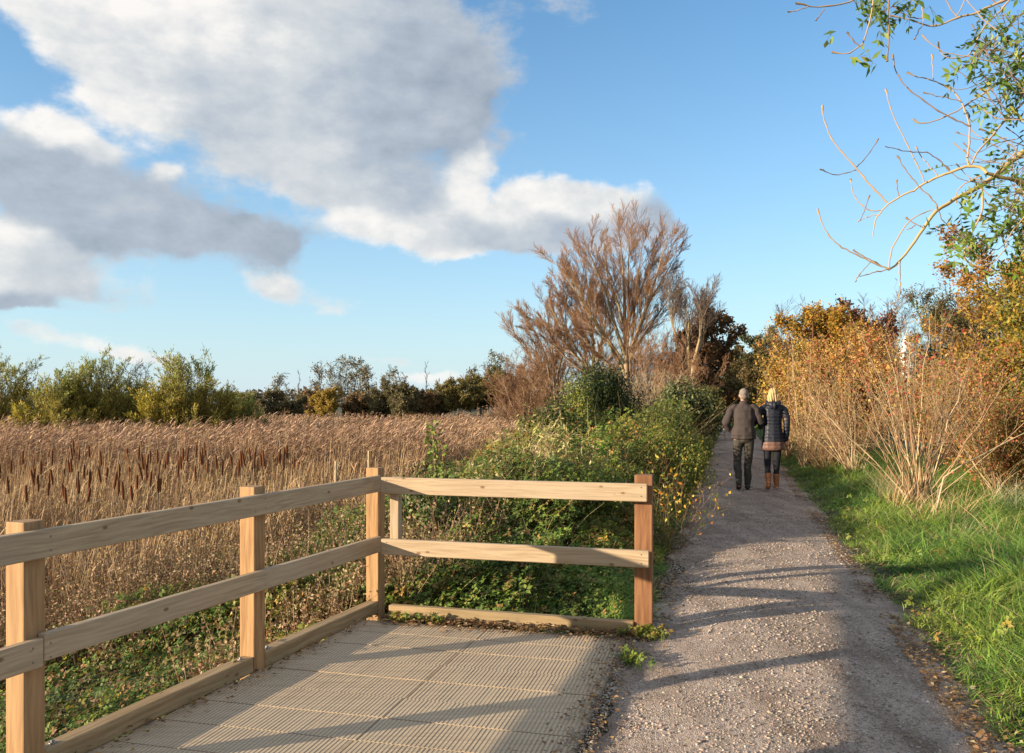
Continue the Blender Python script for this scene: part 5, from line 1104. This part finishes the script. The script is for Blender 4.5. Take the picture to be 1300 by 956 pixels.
limb([(1330, 100), (1300, 129), (1280, 148), (1261, 171), (1238, 196), (1233, 209)], .014, .009, .4, -.2, LC)
limb([(1320, 50), (1298, 74), (1277, 99), (1254, 115), (1226, 134), (1201, 148), (1180, 156), (1166, 159), (1159, 151)], .013, .005, .6, .1, LC, True)
limb([(1360, -20), (1310, -12), (1275, 0), (1254, 9), (1238, 18), (1215, 21), (1201, 30), (1185, 35), (1170, 30), (1148, 23), (1130, 20)], .02, .005, .6, .1, LC, True)
limb([(1180, 22), (1161, 23), (1143, 16), (1132, 7)], .006, .004, .6, .1, TC, True); limb([(1172, 30), (1166, 40), (1161, 50)], .005, .004, .6, 0, TC, True); limb([(1172, 28), (1172, 18), (1171, 9)], .005, .004, .6, 0, LC, True)
limb([(1215, 21), (1205, 8), (1196, -6)], .006, .004, .6, 0, LC, True); limb([(1214, 21), (1222, 8), (1227, -5)], .006, .004, .6, 0, LC, True)
limb([(1290, -10), (1270, 14), (1252, 30), (1242, 44), (1236, 65), (1225, 74), (1208, 75), (1196, 71), (1191, 53)], .009, .0045, .3, .1, LC, True); limb([(1237, 66), (1235, 83), (1222, 86)], .006, .004, .3, 0, LC, True)
limb([(1115, -20), (1108, 0), (1106, 21), (1100, 46), (1092, 60), (1076, 70), (1056, 66)], .009, .005, -.1, .1, LC, True); limb([(1092, 60), (1084, 52), (1075, 41)], .006, .005, -.1, 0, TC, True)
limb([(1130, -20), (1128, 0), (1127, 23), (1129, 53), (1126, 78)], .008, .005, 0, 0, TC, True)
limb([(1200, -60), (1130, -22), (1085, 0), (1069, 6), (1046, 10), (1025, 8), (1010, 4)], .014, .005, .2, -.1, LC, True); limb([(1026, 8), (1012, 14), (1000, 15)], .005, .004, .1, 0, LC, True); limb([(1047, 12), (1041, 20), (1036, 26)], .005, .004, .1, 0, TC, True)
limb([(1246, 238), (1248, 254), (1246, 272), (1239, 286), (1230, 302), (1224, 318), (1223, 330), (1234, 336), (1246, 339), (1262, 333), (1273, 320), (1280, 309)], .011, .004, .1, -.1, LC, True)
limb([(1223, 329), (1228, 322), (1235, 313)], .004, .0035, 0, 0, TC, True); limb([(1238, 334), (1250, 330), (1262, 320)], .004, .0035, 0, 0, LC, True)
limb([(1239, 281), (1257, 270), (1273, 259), (1289, 267), (1300, 277), (1320, 290)], .006, .005, .1, .1, TC, True)
limb([(1246, 223), (1232, 229), (1220, 236), (1214, 244), (1214, 258)], .007, .004, .2, .1, LC, True)
limb([(1190, 265), (1196, 280), (1207, 290), (1220, 300)], .005, .0035, .05, .1, TC, True); limb([(1190, 292), (1206, 300), (1220, 298)], .004, .003, .05, .1, TC, True)
limb([(1230, 303), (1250, 303), (1270, 300), (1290, 290)], .005, .004, .05, .2, LC, True)
# more twigs crowding at the edge of the picture
for i in range(34):
    a = (r.uniform(1262, 1330), r.uniform(0, 300)); ln = r.uniform(30, 75); an = r.uniform(1.8, 4.2); b2 = (a[0]+ln*math.cos(an), a[1]-ln*math.sin(an)*.8); c2 = (b2[0]-ln*.3, b2[1]-r.uniform(5, 25))
    dy = r.uniform(-.1, .8); limb([a, ((a[0]+b2[0])/2, (a[1]+b2[1])/2+r.uniform(-6, 6)), b2, c2], .0055, .0035, dy, .1, LC if i % 2 else TC, True)
Gb.build('branches', M_bark, ash, smooth=True)
# leaflets: sprays of drooping pinnate leaves
def spray(px, py, n, spread, dy=.2, size=.08):
    """pinnate leaves: leaflets in pairs along a drooping stalk joined to the twig"""
    c = W(px, py, AY+dy)-AO; cols = [(.14, .23, .035), (.21, .29, .05), (.09, .15, .03), (.34, .35, .08)]
    if n <= 5:
        Q = c+r.normal(size=(n, 3))*spread; L_ = size*1.3*r.uniform(.7, 1.2, n)
        Gl.leaves(Q, nrm(r.normal(size=(n, 3))*.6+np.array([-.1, 0, -.4])), rdir(r, n), L_, L_*.4, pal(r, n, cols, [3, 3, 3, 2])); 
        e = np.stack([np.repeat(c[None], n, 0)+np.array([0, 0, .03]), Q], 1); Gl.tubes(e, np.full((n, 2), .0012), 3, np.array([[.2, .2, .06]])); return
    m = max(2, int(n/3.2)); B0 = c+r.normal(size=(m, 3))*spread; dr = nrm(r.normal(size=(m, 3))*np.array([.8, .7, .4])+np.array([-.15, 0, -.35])); Ln = r.uniform(.11, .2, m)
    t = np.linspace(0, 1, 5)[None, :, None]; P = B0[:, None]+dr[:, None]*Ln[:, None, None]*t+np.array([0, 0, -.05])*t**2
    Gl.tubes(P, np.full((m, 5), .0015), 3, np.array([[.26, .25, .08]])); tw_ = np.stack([np.repeat(c[None], m, 0), (c+B0)/2+r.normal(size=(m, 3))*.012, B0], 1); Gl.tubes(tw_, np.linspace(.004, .002, 3)[None]*np.ones((m, 1)), 4, np.array([[.3, .22, .14]]))
    C = pal(r, m, cols, [4, 3, 3, 1.4], .15); nn_ = nrm(r.normal(size=(m, 3))+np.array([0, 0, .8])); sd = nrm(np.cross(dr, nn_))
    for k_ in range(9):
        j = min(4, 1+k_//2) if k_ < 8 else 4; sg = (1 if k_ % 2 else -1) if k_ < 8 else 0
        keep = r.rand(m) < .88; L_ = (size*r.uniform(.75, 1.15, m))[keep]
        Gl.leaves(P[keep, j], nrm(sd*sg*.9+dr*.55+r.normal(size=(m, 3))*.15)[keep], nrm(nn_+r.normal(size=(m, 3))*.25)[keep], L_, L_*.36, (C*r.uniform(.85, 1.15, (m, 1)))[keep])
for px, py, n, sp_ in [(1118, 2, 26, .07), (1105, -4, 18, .07), (1122, 14, 12, .05), (1133, 8, 10, .05), (1054, 48, 4, .035), (1095, 66, 2, .02), (1103, 74, 3, .03), (1108, 84, 3, .03), (1120, 60, 4, .04), (1084, 75, 2, .02), (1152, 5, 7, .04), (1160, 0, 5, .04), (1166, 1, 4, .03), (1088, 6, 7, .04),
                   (1180, 12, 4, .05), (1240, 28, 12, .08), (1225, 55, 10, .06), (1248, 62, 26, .10), (1262, 66, 26, .10), (1278, 36, 26, .11), (1292, 20, 22, .11), (1268, 88, 18, .09), (1285, 95, 30, .12), (1296, 70, 30, .12), (1298, 120, 30, .11), (1270, 130, 20, .09), (1286, 150, 16, .09), (1240, 85, 4, .03),
                   (1252, 140, 5, .04), (1292, 185, 16, .1), (1262, 185, 7, .05), (1285, 215, 14, .08), (1296, 245, 30, .1), (1280, 250, 14, .07), (1295, 275, 30, .1), (1282, 290, 26, .09), (1268, 298, 14, .06), (1298, 300, 20, .08), (1240, 315, 5, .03), (1219, 262, 4, .05), (1212, 298, 6, .04), (1224, 303, 14, .05), (1236, 303, 7, .05),
                   (1246, 285, 8, .05), (1254, 276, 5, .04), (1216, 290, 6, .05), (1236, 262, 5, .05), (1260, 275, 4, .03), (1182, 294, 2, .02), (1204, 275, 2, .03), (1226, 252, 6, .05), (1258, 205, 8, .05), (1158, 382, 1, .01), (1164, 385, 1, .01), (1290, 330, 6, .06), (1310, 200, 40, .2), (1320, 100, 50, .2), (1320, 20, 40, .2), (1330, 280, 50, .2)]:
    spray(px, py, n, sp_, r.uniform(-.1, .5))
Gl.build('foliage', M_leaf, ash)

# ================================================================== people
def blob_mesh(name, blobs, mat, parent, voxel=.012, smooth=3, colf=None, dispf=None, inflate=0.):
    """joins rounded masses into one continuous skin. blobs: chains of (x,y,z,rx,ry,rz)"""
    bm = bmesh.new()
    for ch in blobs:
        ch = [tuple(c) if len(c) == 6 else (c[0], c[1], c[2], c[3], c[3], c[3]) for c in ch]
        for a, b in (zip(ch[:-1], ch[1:]) if len(ch) > 1 else [(ch[0], ch[0])]):
            d = math.dist(a[:3], b[:3]); st = max(1, int(d/max(.006, min(min(a[3:]), min(b[3:]))*.35)))
            for i in range(st+1):
                t = i/st; c = [a[k]*(1-t)+b[k]*t for k in range(6)]
                bmesh.ops.create_icosphere(bm, subdivisions=2, radius=1, matrix=Matrix.Translation(c[:3])@Matrix.Diagonal((c[3]+inflate, c[4]+inflate, c[5]+inflate, 1)))
    me = bpy.data.meshes.new(name); bm.to_mesh(me); bm.free()
    o = bpy.data.objects.new(name, me); col.objects.link(o)
    m = o.modifiers.new('r', 'REMESH'); m.mode = 'VOXEL'; m.voxel_size = voxel
    m2 = o.modifiers.new('s', 'SMOOTH'); m2.iterations = smooth; m2.factor = .5
    dg = bpy.context.evaluated_depsgraph_get(); me2 = bpy.data.meshes.new_from_object(o.evaluated_get(dg), depsgraph=dg)
    o.modifiers.clear(); o.data = me2; bpy.data.meshes.remove(me); me2.name = name
    n = len(me2.vertices); V = np.empty(n*3, np.float32); me2.vertices.foreach_get('co', V); V = V.reshape(-1, 3)
    if dispf is not None:
        Nn = np.empty(n*3, np.float32); me2.vertices.foreach_get('normal', Nn); Nn = Nn.reshape(-1, 3); V = V+Nn*dispf(V)[:, None]; me2.vertices.foreach_set('co', V.astype(np.float32).ravel())
    a = me2.color_attributes.new('tint', 'FLOAT_COLOR', 'POINT'); c = np.ones((n, 4), np.float32); c[:, :3] = colf(V) if colf is not None else .5; a.data.foreach_set('color', c.ravel())
    me2.polygons.foreach_set('use_smooth', np.ones(len(me2.polygons), bool)); me2.materials.clear(); me2.materials.append(mat); me2.update()
    o.parent = parent; return o
def flat(c): return lambda V: np.broadcast_to(np.array(c), V.shape)
M_cloth = mat_foliage('cloth', 0, .85, .15); M_shiny = mat_foliage('quilted_cloth', 0, .5, .35); M_leather = mat_foliage('leather', 0, .5, .4); M_skin = mat_foliage('skin', 0, .5, .35)
def hand(wrist, d, side, curl=.5, s=1.):
    """palm and five fingers; d = pointing direction, side = thumb side"""
    w = np.array(wrist, float); d = nrm(np.array(d, float)); sd = nrm(np.array(side, float)); sd = nrm(sd-d*np.dot(sd, d)); nn_ = np.cross(d, sd)
    out = [[(*w, .026*s), (*(w+d*.045*s), .030*s)]]
    pal_ = [[(*(w+d*.03*s+sd*o_*s), .017*s), (*(w+d*.085*s+sd*o_*s), .014*s)] for o_ in (-.028, -.01, .01, .028)]; out += pal_
    for o_, ln in ((-.03, .055), (-.011, .07), (.01, .075), (.029, .068)):
        a = w+d*.09*s+sd*o_*s; b_ = a+(d*math.cos(curl)+nn_*math.sin(curl))*ln*.45*s; c_ = b_+(d*math.cos(curl*2)+nn_*math.sin(curl*2))*ln*.5*s
        out.append([(*a, .0095*s), (*b_, .0088*s), (*c_, .0075*s)])
    a = w+d*.025*s+sd*.03*s; b_ = a+(d*.6+sd*.7)*.035*s; c_ = b_+(d*.95+sd*.1)*.03*s; out.append([(*a, .013*s), (*b_, .011*s), (*c_, .009*s)])
    return out
def eyes(root, zc, yc, dx=.032):
    for s_ in (-1, 1):
        bm = bmesh.new(); bmesh.ops.create_uvsphere(bm, u_segments=10, v_segments=8, radius=.0125, matrix=Matrix.Translation((s_*dx, yc, zc))); me = bpy.data.meshes.new('eye'); bm.to_mesh(me); bm.free(); me.materials.append(M_white)
        o = bpy.data.objects.new('eye', me); col.objects.link(o); o.parent = root
def head_blobs(zt, x=0., y=0., s=1.):
    c = zt-.115*s
    return [[(x, y, zt-.30*s, .055*s, .06*s, .05*s), (x, y+.01, zt-.21*s, .052*s, .056*s, .05*s)],
            [(x, y-.012, c+.008, .076*s, .094*s, .105*s)], [(x, y+.035*s, c-.05*s, .058*s, .055*s, .06*s)], [(x, y+.06*s, c-.085*s, .032*s, .03*s, .025*s)],
            [(x, y+.098*s, c-.005, .011, .016, .022), (x, y+.108*s, c-.025, .015, .016, .012)], [(x, y+.09*s, c-.058*s, .026, .01, .009)],
            [(x-.077*s, y+.0, c-.01, .01, .02, .032)], [(x+.077*s, y+.0, c-.01, .01, .02, .032)], [(x-.032, y+.075, c+.022, .02, .012, .008)], [(x+.032, y+.075, c+.022, .02, .012, .008)]]
PY = 15.0
pz = float(path_z(np.array(4.3), np.array(PY)))+.004
# ---- man: faces away, left hand in his pocket, right arm linked with hers; left foot pushing off
mx_ = GX(944, PY); man = empty('person', (mx_, PY, pz), 'grey haired man in charcoal jacket and grey trousers walking away on the path', 'person', 'couple walking arm in arm', rz=-math.atan(SL)*.6)
SHL, SHR = (-.205, .0, 1.50), (.205, .0, 1.50)
ELb, WRb = (-.315, -.05, 1.21), (-.215, .07, 1.06)
ELr, WRr = (.30, .02, 1.22), (.33, .22, 1.14)
Lk, La, Rk, Ra = (-.105, .05, .50), (-.10, -.14, .115), (.085, .06, .50), (.075, .05, .085)
body = head_blobs(1.83)+[
    [(0, 0, 1.42, .15, .09, .1), (0, 0, 1.2, .13, .08, .1), (0, 0, 1.0, .13, .085, .08)], [(-.17, 0, 1.49, .06), (-.205, 0, 1.46, .055), (*ELb, .042), (*WRb, .028)], [(.17, 0, 1.49, .06), (.205, 0, 1.46, .055), (*ELr, .042), (*WRr, .028)],
    [(-.09, 0, .93, .09), (*Lk, .058), (*La, .04)], [(.09, 0, .93, .09), (*Rk, .058), (*Ra, .04)],
    [(*La, .04), (-.10, -.20, .10, .035, .04, .035), (-.10, -.10, .03, .04, .05, .025)], [(*Ra, .04), (.075, .0, .045, .038, .04, .035), (.08, .17, .035, .042, .05, .028)]]+hand(WRb, (.6, .6, -.5), (0, 1, .3), .4)+hand(WRr, (.3, .8, .2), (0, 0, 1), .6)
blob_mesh('body', body, M_skin, man, .009, 2, flat((.44, .25, .175)))
eyes(man, 1.725, .078)
blob_mesh('hair', [[(0, -.022, 1.752, .083, .094, .092)], [(0, -.062, 1.69, .062, .045, .06)]], M_cloth, man, .008, 2, lambda V: np.array([.2, .165, .14])*(1+.35*(vn(V[:, 0]*160, V[:, 2]*60, 3)-.5))[:, None])
jk = [[(0, 0, 1.52, .13, .09, .05), (0, 0, 1.46, .20, .125, .07), (0, -.01, 1.3, .205, .145, .1), (0, -.005, 1.15, .20, .14, .1), (0, 0, 1.0, .222, .155, .06), (0, 0, .93, .23, .162, .035)],
      [(0, -.01, 1.585, .075, .078, .035), (0, 0, 1.55, .085, .085, .035)], [(-.165, 0, 1.495, .068), (-.215, 0, 1.44, .078), (-.275, -.03, 1.32, .075), (*ELb, .072), (-.27, .01, 1.12, .066), (-.225, .06, 1.07, .058)],
      [(.165, 0, 1.495, .068), (.215, 0, 1.44, .078), (.26, 0, 1.32, .072), (*ELr, .066), (*WRr, .052)]]
def wr(V, amp=.004, f=14): return amp*(np.sin(V[:, 2]*f*2+V[:, 0]*9+3*vn(V[:, 0]*6, V[:, 2]*6, 5))*.6+(vn(V[:, 0]*16, V[:, 2]*13+V[:, 1]*9, 6)-.5)*2)
jc = lambda V: np.array([.060, .047, .045])*(1-.45*((np.abs(V[:, 2]-.985) < .006)|(np.abs(V[:, 2]-1.42) < .004)))[:, None]
blob_mesh('jacket', jk, M_cloth, man, .011, 3, jc, lambda V: wr(V, .0065))
tr_ = [[(0, 0, .98, .165, .125, .06), (0, 0, .90, .175, .13, .08)], [(-.09, 0, .88, .098), (-.10, .03, .68, .082), (*Lk, .073), (-.103, -.05, .3, .066), (-.102, -.12, .155, .066)],
       [(.09, 0, .88, .098), (.095, .03, .68, .082), (*Rk, .073), (.082, .06, .3, .067), (.078, .05, .125, .068)]]
blob_mesh('trousers', tr_, M_cloth, man, .010, 2, flat((.06, .054, .045)), lambda V: wr(V, .007, 10))
M_sole = (.02, .018, .016)
def shoe(name, chain, c, parent, soleZ=None): return blob_mesh(name, chain, M_leather, parent, .008, 2, flat(c))
shoe('shoe', [[(-.10, -.20, .125, .045, .05, .045), (-.10, -.175, .085, .048, .04, .05), (-.10, -.12, .045, .05, .06, .036), (-.10, -.07, .035, .048, .05, .028)]], (.03, .027, .025), man)
shoe('shoe', [[(.075, .0, .055, .05, .05, .05), (.08, .1, .042, .052, .06, .04), (.082, .18, .036, .05, .055, .03)]], (.032, .029, .027), man)
# ---- woman
wx_ = GX(981.5, PY); woman = empty('person', (wx_, PY+.02, pz), 'fair haired woman in navy quilted coat and tan boots, arm linked with the man', 'person', 'couple walking arm in arm', rz=-math.atan(SL)*.6)
WL, WLw = (-.325, .0, 1.20), (-.40, .16, 1.17); WR_, WRw = (.225, .0, 1.17), (.225, .03, .90)
Lk, La, Rk, Ra = (-.085, .06, .49), (-.095, -.10, .135), (.075, .04, .49), (.065, .05, .085)
body = head_blobs(1.83, 0, 0, .96)+[
    [(0, 0, 1.42, .13, .085, .1), (0, 0, 1.2, .105, .07, .1), (0, 0, 1.0, .12, .085, .08)], [(-.15, 0, 1.49, .05), (-.18, 0, 1.46, .048), (*WL, .037), (*WLw, .025)], [(.15, 0, 1.49, .05), (.18, 0, 1.46, .048), (*WR_, .037), (*WRw, .025)],
    [(-.085, 0, .93, .085), (*Lk, .052), (*La, .035)], [(.08, 0, .93, .085), (*Rk, .052), (*Ra, .035)],
    [(*La, .035), (-.095, -.16, .115, .032, .038, .032), (-.095, -.08, .03, .035, .045, .024)], [(*Ra, .035), (.065, .0, .04, .034, .038, .032), (.07, .15, .032, .036, .045, .025)]]+hand(WRw, (.02, .25, -1), (-.3, 1, 0), .35, .92)+hand(WLw, (-.5, .8, .1), (0, 0, 1), .7, .92)
blob_mesh('body', body, M_skin, woman, .009, 2, flat((.58, .36, .27)))
eyes(woman, 1.725, .078, .030)
hc = lambda V: np.array([.46, .31, .15])*(.75+.6*vn(V[:, 0]*90, V[:, 2]*14, 13))[:, None]
blob_mesh('hair', [[(0, -.02, 1.752, .088, .098, .095)], [(-.03, -.055, 1.70, .066, .055, .085), (-.045, -.06, 1.62, .06, .05, .05)], [(.03, -.05, 1.70, .066, .055, .08), (.05, -.045, 1.63, .05, .045, .045)], [(-.075, -.0, 1.66, .025, .045, .07)], [(.078, -.0, 1.67, .025, .045, .07)]], M_cloth, woman, .008, 2, hc,
          lambda V: .006*np.sin(V[:, 0]*150+V[:, 2]*20))
ct = [[(0, 0, 1.53, .12, .085, .05), (0, 0, 1.46, .175, .115, .07), (0, 0, 1.34, .175, .13, .08), (0, 0, 1.18, .16, .12, .08), (0, 0, 1.02, .185, .14, .08), (0, 0, .86, .20, .15, .08), (0, 0, .745, .208, .155, .05)],
      [(-.145, 0, 1.49, .06), (-.20, 0, 1.45, .064), (-.28, -.02, 1.32, .056), (*WL, .056), (-.375, .1, 1.18, .05), (*WLw, .044)], [(.145, 0, 1.49, .06), (.20, 0, 1.45, .064), (.25, 0, 1.3, .058), (.245, 0, 1.16, .06), (.24, .02, 1.0, .055), (*WRw, .046)]]
def quilt(V): 
    ph = V[:, 2]/.062; return .007*(np.abs(np.sin(PI*ph))**.6-.6)+.004*(vn(V[:, 0]*30, V[:, 2]*30, 8)-.5)
NAVY = np.array([.013, .015, .026]); BRN = np.array([.15, .08, .062])
def coatc(V):
    w = (V[:, 2] < .875)[:, None]; seam = (np.abs(np.sin(PI*V[:, 2]/.062)) < .22)[:, None]; arm = (np.abs(V[:, 0]) > .222)[:, None]
    c = np.where(w & ~arm, BRN, NAVY); return c*np.where(seam, .75, 1.)
blob_mesh('coat', ct, M_shiny, woman, .009, 2, coatc, quilt)
blob_mesh('hood', [[(-.095, -.03, 1.575, .05, .055, .045), (-.06, -.095, 1.55, .055, .045, .05), (0, -.125, 1.525, .06, .045, .07), (.06, -.095, 1.55, .055, .045, .05), (.095, -.03, 1.575, .05, .055, .045)], [(0, -.11, 1.49, .075, .03, .04), (0, -.115, 1.56, .08, .035, .04)]],
          M_shiny, woman, .009, 2, flat(NAVY), lambda V: .005*np.sin(V[:, 0]*95))
blob_mesh('leggings', [[(0, 0, .90, .15, .11, .05)], [(-.085, 0, .88, .088), (-.088, .03, .68, .074), (*Lk, .06), (-.088, -.02, .33, .054), (-.092, -.07, .22, .047)], [(.08, 0, .88, .088), (.08, .02, .68, .074), (*Rk, .06), (.07, .05, .3, .055), (.067, .05, .16, .045)]],
          M_cloth, woman, .009, 2, flat((.018, .02, .026)), lambda V: wr(V, .003))
BT = lambda V: np.array([.36, .13, .045])*np.where(((V[:, 2] > .30) | (vn(V[:, 0]*60, V[:, 2]*60, 3) > .72))[:, None], .72, 1.)
shoe_l = blob_mesh('boot', [[(-.092, -.08, .29, .064, .066, .025), (-.094, -.10, .2, .055, .06, .04), (-.095, -.15, .13, .045, .05, .045), (-.095, -.12, .075, .044, .05, .045), (-.095, -.07, .034, .044, .055, .026)]], M_leather, woman, .008, 2, BT)
shoe_r = blob_mesh('boot', [[(.067, .05, .27, .062, .064, .03), (.067, .04, .15, .054, .06, .04), (.066, .02, .06, .046, .055, .045), (.07, .11, .042, .045, .055, .035), (.072, .17, .032, .042, .045, .026)]], M_leather, woman, .008, 2, BT)
